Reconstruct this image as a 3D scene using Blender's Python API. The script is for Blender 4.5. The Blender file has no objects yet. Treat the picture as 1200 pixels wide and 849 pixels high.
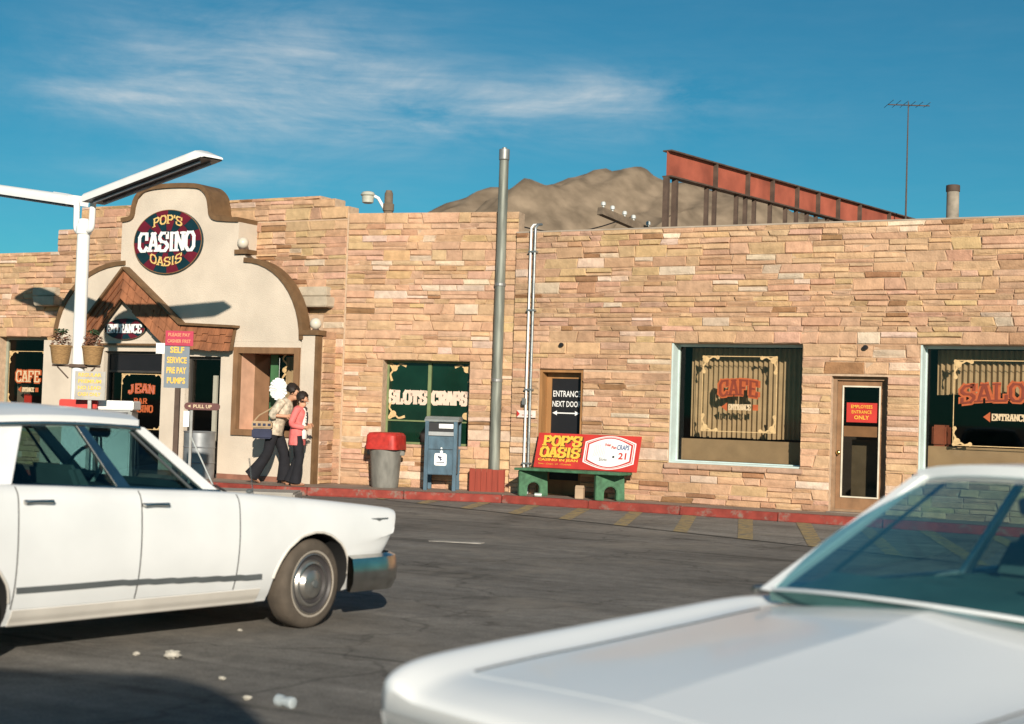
import bpy, bmesh, math, random
import numpy as np
from mathutils import Vector, Matrix
R = math.radians
rng = random.Random(7)
scene = bpy.context.scene
COL = scene.collection

# ------------------------------------------------------------------ camera
YAW, PITCH, ROLL, CAMH = R(28.5), math.atan(56.2/1750), math.atan(.032), 1.54
r0 = Vector((math.cos(YAW), math.sin(YAW), 0)); f0 = Vector((-math.sin(YAW), math.cos(YAW), 0)); u0 = Vector((0, 0, 1))
fwd = f0*math.cos(PITCH)+u0*math.sin(PITCH); u1 = u0*math.cos(PITCH)-f0*math.sin(PITCH)
rgt = r0*math.cos(ROLL)+u1*math.sin(ROLL); upv = u1*math.cos(ROLL)-r0*math.sin(ROLL)
cd = bpy.data.cameras.new('camera'); cam = bpy.data.objects.new('camera', cd); COL.objects.link(cam)
cam.matrix_world = Matrix(((rgt.x, upv.x, -fwd.x, 0), (rgt.y, upv.y, -fwd.y, 0), (rgt.z, upv.z, -fwd.z, CAMH), (0, 0, 0, 1)))
cd.sensor_width = 36; cd.lens = 36*1750/1200; cd.clip_end = 6000; cd.clip_start = .05
cd.dof.use_dof = True; cd.dof.focus_distance = 24; cd.dof.aperture_fstop = 2.6
scene.camera = cam
def cx(X, Z, z=0):                     # metres right of / ahead of the photographer -> world
    p = r0*X+f0*Z; return Vector((p.x, p.y, z))

# ------------------------------------------------------------------ sky, sun, exposure
SUN_EL, SUN_AZ = R(19), R(37)        # azimuth measured from the wall normal (-y) towards +x
sdir = Vector((math.sin(SUN_AZ)*math.cos(SUN_EL), -math.cos(SUN_AZ)*math.cos(SUN_EL), math.sin(SUN_EL)))
world = bpy.data.worlds.new('World'); scene.world = world; world.use_nodes = True
nt = world.node_tree; nt.nodes.clear()
def wn(t, **k):
    n = nt.nodes.new(t)
    for a, b in k.items(): setattr(n, a, b)
    return n
L_ = nt.links.new
sky = wn('ShaderNodeTexSky', sky_type='NISHITA', sun_disc=False)
sky.sun_elevation = SUN_EL; sky.sun_rotation = math.atan2(sdir.x, sdir.y)
sky.altitude = 900; sky.air_density = 1.0; sky.dust_density = .25; sky.ozone_density = 2.2
tint = wn('ShaderNodeMix', data_type='RGBA', blend_type='MULTIPLY'); tint.inputs[0].default_value = 1
tint.inputs[7].default_value = (.22, .84, .92, 1)
L_(sky.outputs[0], tint.inputs[6])
tc = wn('ShaderNodeTexCoord')
# wispy cirrus: streaked noise on the sky's own direction, thin everywhere and denser in one drifting bank
mp = wn('ShaderNodeMapping'); mp.inputs['Rotation'].default_value = (0, R(12), R(-28.5)); mp.inputs['Scale'].default_value = (3.2, 3.2, 10)
L_(tc.outputs['Generated'], mp.inputs[0])
n1 = wn('ShaderNodeTexNoise'); n1.inputs['Scale'].default_value = 2.3; n1.inputs['Detail'].default_value = 7; n1.inputs['Roughness'].default_value = .66; n1.inputs['Distortion'].default_value = .45
L_(mp.outputs[0], n1.inputs[0])
rp = wn('ShaderNodeValToRGB'); rp.color_ramp.elements[0].position = .34; rp.color_ramp.elements[1].position = .80
L_(n1.outputs[0], rp.inputs[0])
def bank(px, py, wx, wy):
    d = (fwd+rgt*((px-600)/1750)-upv*((py-424.5)/1750)).normalized()
    side = Vector((0, 0, 1)).cross(d).normalized(); vert = d.cross(side)
    outs = []
    for ax, w in ((side, wx), (vert, wy)):
        dt = wn('ShaderNodeVectorMath', operation='DOT_PRODUCT'); L_(tc.outputs['Generated'], dt.inputs[0]); dt.inputs[1].default_value = ax
        sq = wn('ShaderNodeMath', operation='MULTIPLY'); dv = wn('ShaderNodeMath', operation='DIVIDE'); dv.inputs[1].default_value = w
        L_(dt.outputs['Value'], dv.inputs[0]); L_(dv.outputs[0], sq.inputs[0]); L_(dv.outputs[0], sq.inputs[1]); outs.append(sq)
    ad = wn('ShaderNodeMath', operation='ADD'); L_(outs[0].outputs[0], ad.inputs[0]); L_(outs[1].outputs[0], ad.inputs[1])
    dfr = wn('ShaderNodeVectorMath', operation='DOT_PRODUCT'); L_(tc.outputs['Generated'], dfr.inputs[0]); dfr.inputs[1].default_value = d
    ng = wn('ShaderNodeMath', operation='MULTIPLY'); ng.inputs[1].default_value = -1; L_(ad.outputs[0], ng.inputs[0])
    ex = wn('ShaderNodeMath', operation='EXPONENT'); L_(ng.outputs[0], ex.inputs[0])
    gt = wn('ShaderNodeMath', operation='GREATER_THAN'); L_(dfr.outputs['Value'], gt.inputs[0]); gt.inputs[1].default_value = .2
    m = wn('ShaderNodeMath', operation='MULTIPLY'); L_(ex.outputs[0], m.inputs[0]); L_(gt.outputs[0], m.inputs[1]); return m
banks = [bank(310, 85, .10, .042), bank(460, 125, .15, .020), bank(700, 108, .085, .016), bank(130, 118, .06, .010), bank(240, 205, .08, .008)]
acc = banks[0]
for b_, w_ in zip(banks[1:], (.8, .7, .8, .35)):
    k_ = wn('ShaderNodeMath', operation='MULTIPLY'); k_.inputs[1].default_value = w_; L_(b_.outputs[0], k_.inputs[0])
    a_ = wn('ShaderNodeMath', operation='ADD', use_clamp=True); L_(acc.outputs[0], a_.inputs[0]); L_(k_.outputs[0], a_.inputs[1]); acc = a_
base_ = wn('ShaderNodeMath', operation='ADD', use_clamp=True); base_.inputs[1].default_value = .05; L_(acc.outputs[0], base_.inputs[0])
mpf = wn('ShaderNodeMapping'); mpf.inputs['Rotation'].default_value = (0, R(12), R(-28.5)); mpf.inputs['Scale'].default_value = (6, 6, 60); L_(tc.outputs['Generated'], mpf.inputs[0])
n2 = wn('ShaderNodeTexNoise'); n2.inputs['Scale'].default_value = 2.0; n2.inputs['Detail'].default_value = 6; n2.inputs['Roughness'].default_value = .6; n2.inputs['Distortion'].default_value = .3; L_(mpf.outputs[0], n2.inputs[0])
fb_ = wn('ShaderNodeMapRange'); fb_.inputs[1].default_value = .3; fb_.inputs[2].default_value = .7; fb_.inputs[3].default_value = .45; fb_.inputs[4].default_value = 1.25; L_(n2.outputs[0], fb_.inputs[0])
cf0 = wn('ShaderNodeMath', operation='MULTIPLY'); L_(rp.outputs[0], cf0.inputs[0]); L_(fb_.outputs[0], cf0.inputs[1])
cf = wn('ShaderNodeMath', operation='MULTIPLY'); L_(base_.outputs[0], cf.inputs[0]); L_(cf0.outputs[0], cf.inputs[1])
cf2 = wn('ShaderNodeMath', operation='MULTIPLY', use_clamp=True); L_(cf.outputs[0], cf2.inputs[0]); cf2.inputs[1].default_value = .85
cm = wn('ShaderNodeMix', data_type='RGBA'); L_(cf2.outputs[0], cm.inputs[0]); L_(tint.outputs[2], cm.inputs[6]); cm.inputs[7].default_value = (9.0, 9.6, 9.8, 1)
bg = wn('ShaderNodeBackground'); bg.inputs[1].default_value = .0500; L_(cm.outputs[2], bg.inputs[0])
wo = wn('ShaderNodeOutputWorld'); L_(bg.outputs[0], wo.inputs[0])
sl = bpy.data.lights.new('sun', 'SUN'); sl.energy = 4.2; sl.angle = R(.55); sl.color = (1, .90, .76)
so = bpy.data.objects.new('sun', sl); COL.objects.link(so); so.rotation_euler = sdir.to_track_quat('Z', 'Y').to_euler()
so.location = (0, 0, 30)
vs = scene.view_settings; vs.view_transform = 'Standard'; vs.look = 'None'; vs.gamma = 1; vs.exposure = .56; vs.use_curve_mapping = False
scene.render.engine = 'CYCLES'; scene.render.resolution_x = 1024; scene.render.resolution_y = 724

# ------------------------------------------------------------------ materials
MATS = {}
def mat(name, col, rough=.7, var=.14, scale=6, bump=0, metal=0, spec=.4, coat=0, bscale=None, attr=False, stretch=None):
    if name in MATS: return MATS[name]
    m = bpy.data.materials.new(name); m.use_nodes = True; t = m.node_tree; b = t.nodes['Principled BSDF']; MATS[name] = m
    b.inputs['Roughness'].default_value = rough; b.inputs['Metallic'].default_value = metal; b.inputs['Specular IOR Level'].default_value = spec
    b.inputs['Coat Weight'].default_value = coat; b.inputs['Coat Roughness'].default_value = .08
    co = t.nodes.new('ShaderNodeTexCoord'); src = co.outputs['Object']
    if attr: src = t.nodes.new('ShaderNodeNewGeometry').outputs['Position']
    if stretch:
        mp_ = t.nodes.new('ShaderNodeMapping'); mp_.inputs['Scale'].default_value = stretch; t.links.new(src, mp_.inputs[0]); src = mp_.outputs[0]
    n = t.nodes.new('ShaderNodeTexNoise'); n.inputs['Scale'].default_value = scale; n.inputs['Detail'].default_value = 6; t.links.new(src, n.inputs[0])
    rp_ = t.nodes.new('ShaderNodeMapRange'); rp_.inputs[1].default_value = .3; rp_.inputs[2].default_value = .7
    rp_.inputs[3].default_value = 1-var; rp_.inputs[4].default_value = 1+var; t.links.new(n.outputs[0], rp_.inputs[0])
    mx = t.nodes.new('ShaderNodeVectorMath'); mx.operation = 'SCALE'; t.links.new(rp_.outputs[0], mx.inputs['Scale'])
    if attr:
        at_ = t.nodes.new('ShaderNodeAttribute'); at_.attribute_name = 'tone'; t.links.new(at_.outputs['Color'], mx.inputs[0])
    else: mx.inputs[0].default_value = col[:3]
    res = mx.outputs[0]
    if attr:                                # broad weather staining across the masonry
        n3 = t.nodes.new('ShaderNodeTexNoise'); n3.inputs['Scale'].default_value = .55; n3.inputs['Detail'].default_value = 7; n3.inputs['Roughness'].default_value = .65; t.links.new(src, n3.inputs[0])
        r3 = t.nodes.new('ShaderNodeMapRange'); r3.inputs[1].default_value = .32; r3.inputs[2].default_value = .68; r3.inputs[3].default_value = .80; r3.inputs[4].default_value = 1.12; t.links.new(n3.outputs[0], r3.inputs[0])
        m3 = t.nodes.new('ShaderNodeVectorMath'); m3.operation = 'SCALE'; t.links.new(res, m3.inputs[0]); t.links.new(r3.outputs[0], m3.inputs['Scale']); res = m3.outputs[0]
    t.links.new(res, b.inputs['Base Color'])
    if bump:
        n2 = t.nodes.new('ShaderNodeTexNoise'); n2.inputs['Scale'].default_value = bscale or scale*5; n2.inputs['Detail'].default_value = 5; t.links.new(src, n2.inputs[0])
        bp = t.nodes.new('ShaderNodeBump'); bp.inputs['Strength'].default_value = bump; bp.inputs['Distance'].default_value = .02
        t.links.new(n2.outputs[0], bp.inputs['Height']); t.links.new(bp.outputs[0], b.inputs['Normal'])
    return m
def glass(name, tintc, refl=.08, rough=.02):
    m = bpy.data.materials.new(name); m.use_nodes = True; t = m.node_tree; t.nodes.clear(); MATS[name] = m
    o = t.nodes.new('ShaderNodeOutputMaterial'); tr = t.nodes.new('ShaderNodeBsdfTransparent'); gl = t.nodes.new('ShaderNodeBsdfGlossy'); mx = t.nodes.new('ShaderNodeMixShader')
    tr.inputs[0].default_value = (*tintc, 1); gl.inputs['Roughness'].default_value = rough
    lw0 = t.nodes.new('ShaderNodeLayerWeight'); lw0.inputs[0].default_value = .5; lw = t.nodes.new('ShaderNodeMath'); lw.operation = 'POWER'; lw.inputs[1].default_value = 4.5; t.links.new(lw0.outputs['Facing'], lw.inputs[0])
    nz = t.nodes.new('ShaderNodeTexNoise'); nz.inputs['Scale'].default_value = 1.3
    tcx = t.nodes.new('ShaderNodeTexCoord'); t.links.new(tcx.outputs['Object'], nz.inputs[0])
    bp = t.nodes.new('ShaderNodeBump'); bp.inputs['Strength'].default_value = .05; t.links.new(nz.outputs[0], bp.inputs['Height']); t.links.new(bp.outputs[0], gl.inputs['Normal'])
    ad = t.nodes.new('ShaderNodeMath'); ad.operation = 'ADD'; ad.inputs[1].default_value = refl; ad.use_clamp = True
    t.links.new(lw.outputs[0], ad.inputs[0]); t.links.new(ad.outputs[0], mx.inputs[0]); t.links.new(tr.outputs[0], mx.inputs[1]); t.links.new(gl.outputs[0], mx.inputs[2]); t.links.new(mx.outputs[0], o.inputs[0])
    return m
def worn(name, paint, under, lo, hi, scale=5, rough=.85):
    m = mat(name, paint, rough, .22, scale*1.7, .2); t = m.node_tree; b = t.nodes['Principled BSDF']; lk = b.inputs['Base Color'].links[0].from_socket
    n = t.nodes.new('ShaderNodeTexNoise'); n.inputs['Scale'].default_value = scale; n.inputs['Detail'].default_value = 8; n.inputs['Roughness'].default_value = .72
    g_ = t.nodes.new('ShaderNodeNewGeometry'); t.links.new(g_.outputs['Position'], n.inputs[0])
    r_ = t.nodes.new('ShaderNodeMapRange'); r_.inputs[1].default_value = lo; r_.inputs[2].default_value = hi; t.links.new(n.outputs[0], r_.inputs[0])
    x_ = t.nodes.new('ShaderNodeMix'); x_.data_type = 'RGBA'; t.links.new(r_.outputs[0], x_.inputs[0]); t.links.new(lk, x_.inputs[6]); x_.inputs[7].default_value = (*under, 1); t.links.new(x_.outputs[2], b.inputs['Base Color']); return m
M_STONE = mat('sandstone', (.5, .3, .2), .85, .16, 9, .55, attr=True, bscale=38, spec=.2)
M_MORTAR = mat('mortar', (.50, .36, .25), .95, .15, 12, .3, spec=.1)
M_STUCCO = mat('cream stucco', (.60, .515, .42), .9, .10, 1.6, .5, bscale=70, spec=.15)
M_BROWN = mat('brown painted trim', (.15, .085, .04), .6, .2, 7, .15)
M_SHAKE = mat('cedar shake', (.26, .10, .045), .8, .35, 7, .4, stretch=(1, 1, .35))
M_PLAST = mat('plain render', (.42, .32, .24), .9, .1, 2, .2)
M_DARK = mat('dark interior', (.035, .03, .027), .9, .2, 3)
M_BLACK = mat('black paint', (.012, .012, .014), .5, .1, 5)
M_AQUA = mat('pale aqua paint', (.50, .60, .58), .5, .08, 5)
M_GOLD = mat('gold lettering', (.70, .47, .17), .5, .12, 20)
M_CREAMP = mat('cream lettering', (.60, .46, .29), .5, .1, 20)
M_ORANGE = mat('orange red lettering', (.42, .095, .03), .5, .12, 20)
M_WHITE = mat('white paint', (.80, .80, .78), .45, .05, 6)
M_YELLOW = mat('sign yellow', (.78, .46, .06), .5, .1, 10)
M_SIGNRED = mat('sign red', (.50, .04, .03), .45, .14, 4)
M_KERBRED = worn('kerb red paint', (.24, .040, .028), (.20, .15, .12), .54, .66, 4)
M_GREEN = mat('bench green paint', (.05, .135, .07), .7, .4, 10, .25)
M_GALV = mat('galvanised steel', (.34, .36, .36), .42, .2, 8, .08, metal=.75)
M_STEEL = mat('dull steel', (.28, .28, .27), .5, .2, 8, metal=.6)
M_RUST = mat('red oxide steel', (.33, .085, .05), .7, .32, 1.6, .1)
M_DKSTEEL = mat('dark weathered steel', (.085, .055, .04), .75, .3, 5)
M_WOOD = mat('brown door wood', (.34, .17, .065), .6, .25, 5, stretch=(1, 1, .2))
M_WOOD2 = mat('grey weathered wood', (.16, .12, .085), .85, .3, 6, .3, stretch=(.3, 1, 1))
M_CURT = mat('pleated curtain', (.52, .39, .25), .9, .12, 5)
M_TAN = mat('tan panel', (.42, .30, .19), .8, .12, 4)
M_DKGREEN = mat('dark green window paint', (.004, .021, .012), .12, .25, 3, spec=.5)
M_MAIL = mat('mailbox blue', (.055, .105, .145), .5, .3, 9, .1, spec=.4, stretch=(1, 1, .45))
M_GREYP = mat('grey plastic', (.19, .185, .165), .6, .28, 9, .1, stretch=(1, 1, .4))
M_REDP = mat('red plastic', (.42, .03, .022), .5, .3, 11, .1)
M_CAR = mat('white car paint', (.69, .70, .695), .32, .06, 2.2, spec=.5, coat=.25)
M_CARLOW = mat('dusty white paint', (.62, .58, .52), .6, .12, 3)
M_CHROME = mat('chrome', (.75, .77, .78), .10, .05, 4, metal=1)
M_CHROMEW = mat('worn chrome', (.58, .56, .52), .22, .18, 9, metal=1)
M_TYRE = mat('dusty tyre', (.085, .068, .052), .9, .25, 7, .2)
M_RUBBER = mat('black rubber', (.02, .02, .02), .7, .1, 8)
M_HUB = mat('hubcap steel', (.42, .40, .37), .32, .2, 12, metal=.85)
M_TRIM = mat('grey trim', (.14, .15, .15), .4, .12, 6, metal=.4)
M_INT = mat('car interior', (.03, .05, .05), .8, .2, 4)
M_INTL = mat('pale seat vinyl', (.11, .15, .145), .6, .15, 4)
M_SKIN = mat('skin', (.50, .26, .16), .55, .1, 6)
M_HAIR = mat('dark hair', (.018, .011, .008), .6, .3, 30, .3)
M_PINK = mat('coral knit', (.70, .16, .15), .9, .2, 9, .9, bscale=9)
M_BLKCLOTH = mat('black cloth', (.012, .012, .016), .9, .2, 10, .9, bscale=8)
M_NAVY = mat('navy cloth', (.03, .035, .07), .8, .15, 10)
M_LAMPW = mat('white enamel', (.82, .82, .80), .4, .04, 5)
M_LENS = mat('dark lamp underside', (.035, .035, .045), .35, .1, 4)
M_GLOBE = mat('frosted globe', (.58, .53, .44), .35, .03, 5)
M_WICKER = mat('wicker', (.34, .20, .085), .85, .3, 22, .5, stretch=(1, 1, 3))
M_DRY = mat('dry flowers', (.22, .10, .06), .9, .4, 18, .5)
M_LEAF = mat('dull leaves', (.06, .11, .05), .8, .35, 18, .4)
M_SIGNGREY = mat('sign grey', (.17, .20, .23), .6, .1, 6)
M_MAROON = mat('maroon glass paint', (.13, .010, .022), .4, .2, 6)
M_TEAL = mat('dark teal glass paint', (.006, .028, .038), .4, .2, 6)
M_REDBR = mat('oxblood box paint', (.25, .036, .018), .7, .15, 6, stretch=(6, 6, .4))
M_GLASS = glass('window glass', (.72, .70, .64), .03)
M_CARGL = glass('tinted car glass', (.34, .50, .50), .08)
M_CARGL2 = glass('teal windscreen', (.62, .86, .85), .26)
M_BOTTLE = glass('clear glass', (.7, .8, .75), .2)

# ------------------------------------------------------------------ mesh helpers
class MB:
    def __init__(s): s.v = []; s.f = []; s.mi = []; s.m = 0; s.T = None
    def _p(s, p):
        p = Vector(p)
        if s.T: p = s.T @ p
        s.v.append(p); return len(s.v)-1
    def face(s, ids): s.f.append(tuple(ids)); s.mi.append(s.m)
    def poly(s, pts): s.face([s._p(p) for p in pts]); return s
    def box(s, x0, x1, y0, y1, z0, z1):
        i = [s._p((x, y, z)) for x in (x0, x1) for y in (y0, y1) for z in (z0, z1)]
        for q in ((0, 1, 3, 2), (4, 6, 7, 5), (0, 4, 5, 1), (2, 3, 7, 6), (0, 2, 6, 4), (1, 5, 7, 3)): s.face([i[k] for k in q])
        return s
    def hexa(s, bot, top):
        n = len(bot); a = [s._p(p) for p in bot]; b = [s._p(p) for p in top]
        s.face(a[::-1]); s.face(b)
        for k in range(n): s.face((a[k], a[(k+1) % n], b[(k+1) % n], b[k]))
        return s
    def prism(s, pts, ext):              # closed 3-D outline swept by ext
        e = Vector(ext); return s.hexa(pts, [Vector(p)+e for p in pts])
    def bar(s, p, q, w, h, up=(0, 0, 1)):
        p = Vector(p); q = Vector(q); d = (q-p).normalized(); a = d.cross(Vector(up))
        if a.length < 1e-4: a = d.cross(Vector((1, 0, 0)))
        a.normalize(); b = a.cross(d); a *= w/2; b *= h/2
        return s.hexa([p-a-b, p+a-b, p+a+b, p-a+b], [q-a-b, q+a-b, q+a+b, q-a+b])
    def tube(s, pts, rad, n=10, cap=True, squash=None):
        pts = [Vector(p) for p in pts]; k = len(pts); rad = rad if hasattr(rad, '__len__') else [rad]*k
        ref = None; rings = []
        for i, p in enumerate(pts):
            d = (pts[min(i+1, k-1)]-pts[max(i-1, 0)]).normalized()
            if ref is None: ref = d.orthogonal().normalized() if abs(d.z) < .9 else Vector((1, 0, 0))
            a = (ref-d*ref.dot(d)).normalized(); ref = a; b = d.cross(a)
            r = rad[i]; ra, rb = (r if hasattr(r, '__len__') else (r, r))
            rings.append([s._p(p+a*ra*math.cos(t*2*math.pi/n)+b*rb*math.sin(t*2*math.pi/n)) for t in range(n)])
        for A, B in zip(rings, rings[1:]):
            for t in range(n): s.face((A[t], A[(t+1) % n], B[(t+1) % n], B[t]))
        if cap: s.face(rings[0][::-1]); s.face(rings[-1])
        return s
    def lathe(s, prof, n=24, c=(0, 0, 0), axis='z'):
        c = Vector(c); rings = []
        for (r, h) in prof:
            ring = []
            for t in range(n):
                a = t*2*math.pi/n; x, y = r*math.cos(a), r*math.sin(a)
                ring.append(s._p(c+(Vector((x, y, h)) if axis == 'z' else Vector((x, -h, y)) if axis == 'y' else Vector((h, x, y)))))
            rings.append(ring)
        for A, B in zip(rings, rings[1:]):
            for t in range(n): s.face((A[t], A[(t+1) % n], B[(t+1) % n], B[t]))
        s.face(rings[0][::-1]); s.face(rings[-1]); return s
    def grid(s, rows):                   # rows of points -> quads
        ids = [[s._p(p) for p in r] for r in rows]
        for A, B in zip(ids, ids[1:]):
            for k in range(len(A)-1): s.face((A[k], A[k+1], B[k+1], B[k]))
        return s
    def ball(s, c, r, n=14, sq=(1, 1, 1)):
        c = Vector(c); rows = []
        for i in range(n//2+1):
            th = math.pi*i/(n//2); rr = math.sin(th)
            rows.append([c+Vector((r*sq[0]*rr*math.cos(2*math.pi*j/n), r*sq[1]*rr*math.sin(2*math.pi*j/n), r*sq[2]*math.cos(th))) for j in range(n+1)])
        return s.grid(rows)
    def build(s, name, mats, parent=None, loc=(0, 0, 0), rot=(0, 0, 0), smooth=None, bevel=0, recalc=True):
        me = bpy.data.meshes.new(name); me.from_pydata([tuple(v) for v in s.v], [], s.f)
        for m in (mats if isinstance(mats, (list, tuple)) else [mats]): me.materials.append(m)
        me.polygons.foreach_set('material_index', s.mi)
        if recalc or bevel:
            b = bmesh.new(); b.from_mesh(me); bmesh.ops.remove_doubles(b, verts=b.verts, dist=1e-5)
            bmesh.ops.recalc_face_normals(b, faces=b.faces)
            if bevel: bmesh.ops.bevel(b, geom=[e for e in b.edges if len(e.link_faces) == 2 and e.calc_face_angle(0) > .5], offset=bevel, segments=2, affect='EDGES', clamp_overlap=True)
            b.to_mesh(me); b.free()
        if smooth: 
            me.polygons.foreach_set('use_smooth', [True]*len(me.polygons)); me.set_sharp_from_angle(angle=R(smooth))
        return link(name, me, parent, loc, rot)
def link(name, me, parent=None, loc=(0, 0, 0), rot=(0, 0, 0)):
    o = bpy.data.objects.new(name, me); COL.objects.link(o); o.parent = parent; o.location = loc; o.rotation_euler = rot; return o
def tag(o, label=None, cat=None, group=None, kind=None):
    for k, v in (('label', label), ('category', cat), ('group', group), ('kind', kind)):
        if v: o[k] = v
    return o
def thing(name, label, cat, loc=(0, 0, 0), rz=0, group=None, rot=None):
    o = bpy.data.objects.new(name, None); COL.objects.link(o); o.location = loc; o.rotation_euler = rot or (0, 0, rz); o.empty_display_size = .2
    return tag(o, label, cat, group)
def evalmesh(ob):
    dg = bpy.context.evaluated_depsgraph_get(); return bpy.data.meshes.new_from_object(ob.evaluated_get(dg))
def catmull(P, k):
    P = np.asarray(P, float); out = []
    n = len(P)
    for i in range(n-1):
        p0, p1, p2, p3 = P[max(i-1, 0)], P[i], P[i+1], P[min(i+2, n-1)]
        for j in range(k):
            t = j/k; out.append(.5*(2*p1+(p2-p0)*t+(2*p0-5*p1+4*p2-p3)*t*t+(3*p1-p0-3*p2+p3)*t**3))
    out.append(P[-1]); return np.array(out)

# --- lettering: a slab-serif face drawn as strokes (sx = x0,y0,x1,y1; serif = x,y), in the local x-z plane facing -y
O_ = [(.3, 1, .7, 1), (.88, .78, .88, .22), (.7, 0, .3, 0), (.12, .22, .12, .78), (.3, 1, .12, .78), (.7, 1, .88, .78), (.88, .22, .7, 0), (.12, .22, .3, 0)]
GL = {'A': ([(.16, 0, .46, 1), (.84, 0, .54, 1), (.3, .34, .7, .34)], [(.16, 0), (.84, 0), (.5, 1)]),
 'C': ([(.3, 1, .78, 1), (.7, 0, .3, 0), (.7, 0, .86, .2), (.12, .22, .12, .78), (.3, 1, .12, .78), (.12, .22, .3, 0), (.84, 1, .84, .66)], []),
 'D': ([(.2, 0, .2, 1), (.2, 1, .62, 1), (.2, 0, .62, 0), (.86, .24, .86, .76), (.62, 1, .86, .76), (.62, 0, .86, .24)], []),
 'E': ([(.2, 0, .2, 1), (.1, 1, .85, 1), (.1, 0, .85, 0), (.2, .5, .62, .5), (.86, 1, .86, .76), (.86, 0, .86, .24)], []),
 'F': ([(.2, 0, .2, 1), (.1, 1, .85, 1), (.2, .5, .62, .5), (.86, 1, .86, .76)], [(.2, 0)]),
 'G': ([(.3, 1, .78, 1), (.7, 0, .3, 0), (.86, 0, .86, .42), (.12, .22, .12, .78), (.3, 1, .12, .78), (.12, .22, .3, 0), (.55, .42, .9, .42)], []),
 'H': ([(.18, 0, .18, 1), (.82, 0, .82, 1), (.18, .5, .82, .5)], [(.18, 0), (.82, 0), (.18, 1), (.82, 1)]),
 'I': ([(.5, 0, .5, 1)], [(.5, 0), (.5, 1)]),
 'J': ([(.6, .2, .6, 1), (.6, .2, .45, 0), (.45, 0, .2, 0), (.15, 0, .15, .3)], [(.6, 1)]),
 'L': ([(.25, 0, .25, 1), (.1, 0, .85, 0), (.86, 0, .86, .3)], [(.25, 1)]),
 'M': ([(.16, 0, .16, 1), (.84, 0, .84, 1), (.16, 1, .5, .3), (.84, 1, .5, .3)], [(.16, 0), (.84, 0)]),
 'N': ([(.18, 0, .18, 1), (.82, 0, .82, 1), (.18, 1, .82, 0)], [(.18, 0), (.82, 1), (.12, 1)]),
 'O': (O_, []), 'Q': (O_+[(.6, .25, .9, -.1)], []),
 'P': ([(.22, 0, .22, 1), (.1, 1, .66, 1), (.22, .46, .66, .46), (.86, .62, .86, .84), (.66, 1, .86, .84), (.66, .46, .86, .62)], [(.22, 0)]),
 'R': ([(.22, 0, .22, 1), (.1, 1, .66, 1), (.22, .5, .66, .5), (.84, .64, .84, .86), (.66, 1, .84, .86), (.66, .5, .84, .64), (.5, .5, .82, 0)], [(.22, 0), (.86, 0)]),
 'S': ([(.3, 1, .8, 1), (.12, .8, .12, .68), (.3, 1, .12, .8), (.12, .68, .3, .53), (.3, .53, .7, .47), (.7, .47, .88, .32), (.88, .32, .88, .2), (.88, .2, .7, 0), (.7, 0, .2, 0), (.86, 1, .86, .72), (.14, 0, .14, .28)], []),
 'T': ([(.5, 0, .5, 1), (.12, 1, .88, 1), (.12, 1, .12, .72), (.88, 1, .88, .72)], [(.5, 0)]),
 'U': ([(.18, .2, .18, 1), (.82, .2, .82, 1), (.18, .2, .35, 0), (.35, 0, .65, 0), (.82, .2, .65, 0)], [(.18, 1), (.82, 1)]),
 'W': ([(.1, 1, .28, 0), (.28, 0, .5, .8), (.5, .8, .72, 0), (.9, 1, .72, 0)], [(.1, 1), (.9, 1)]),
 'X': ([(.14, 0, .86, 1), (.14, 1, .86, 0)], [(.14, 0), (.86, 0), (.14, 1), (.86, 1)]),
 'Y': ([(.5, 0, .5, .5), (.14, 1, .5, .5), (.86, 1, .5, .5)], [(.5, 0), (.14, 1), (.86, 1)]),
 "'": ([(.5, 1.05, .45, .78)], []), '2': ([(.15, .8, .3, 1), (.3, 1, .7, 1), (.7, 1, .86, .75), (.86, .75, .15, .05), (.1, 0, .9, 0)], []), '1': ([(.5, 0, .5, 1), (.25, .8, .5, 1)], [(.5, 0)])}
 
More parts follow.
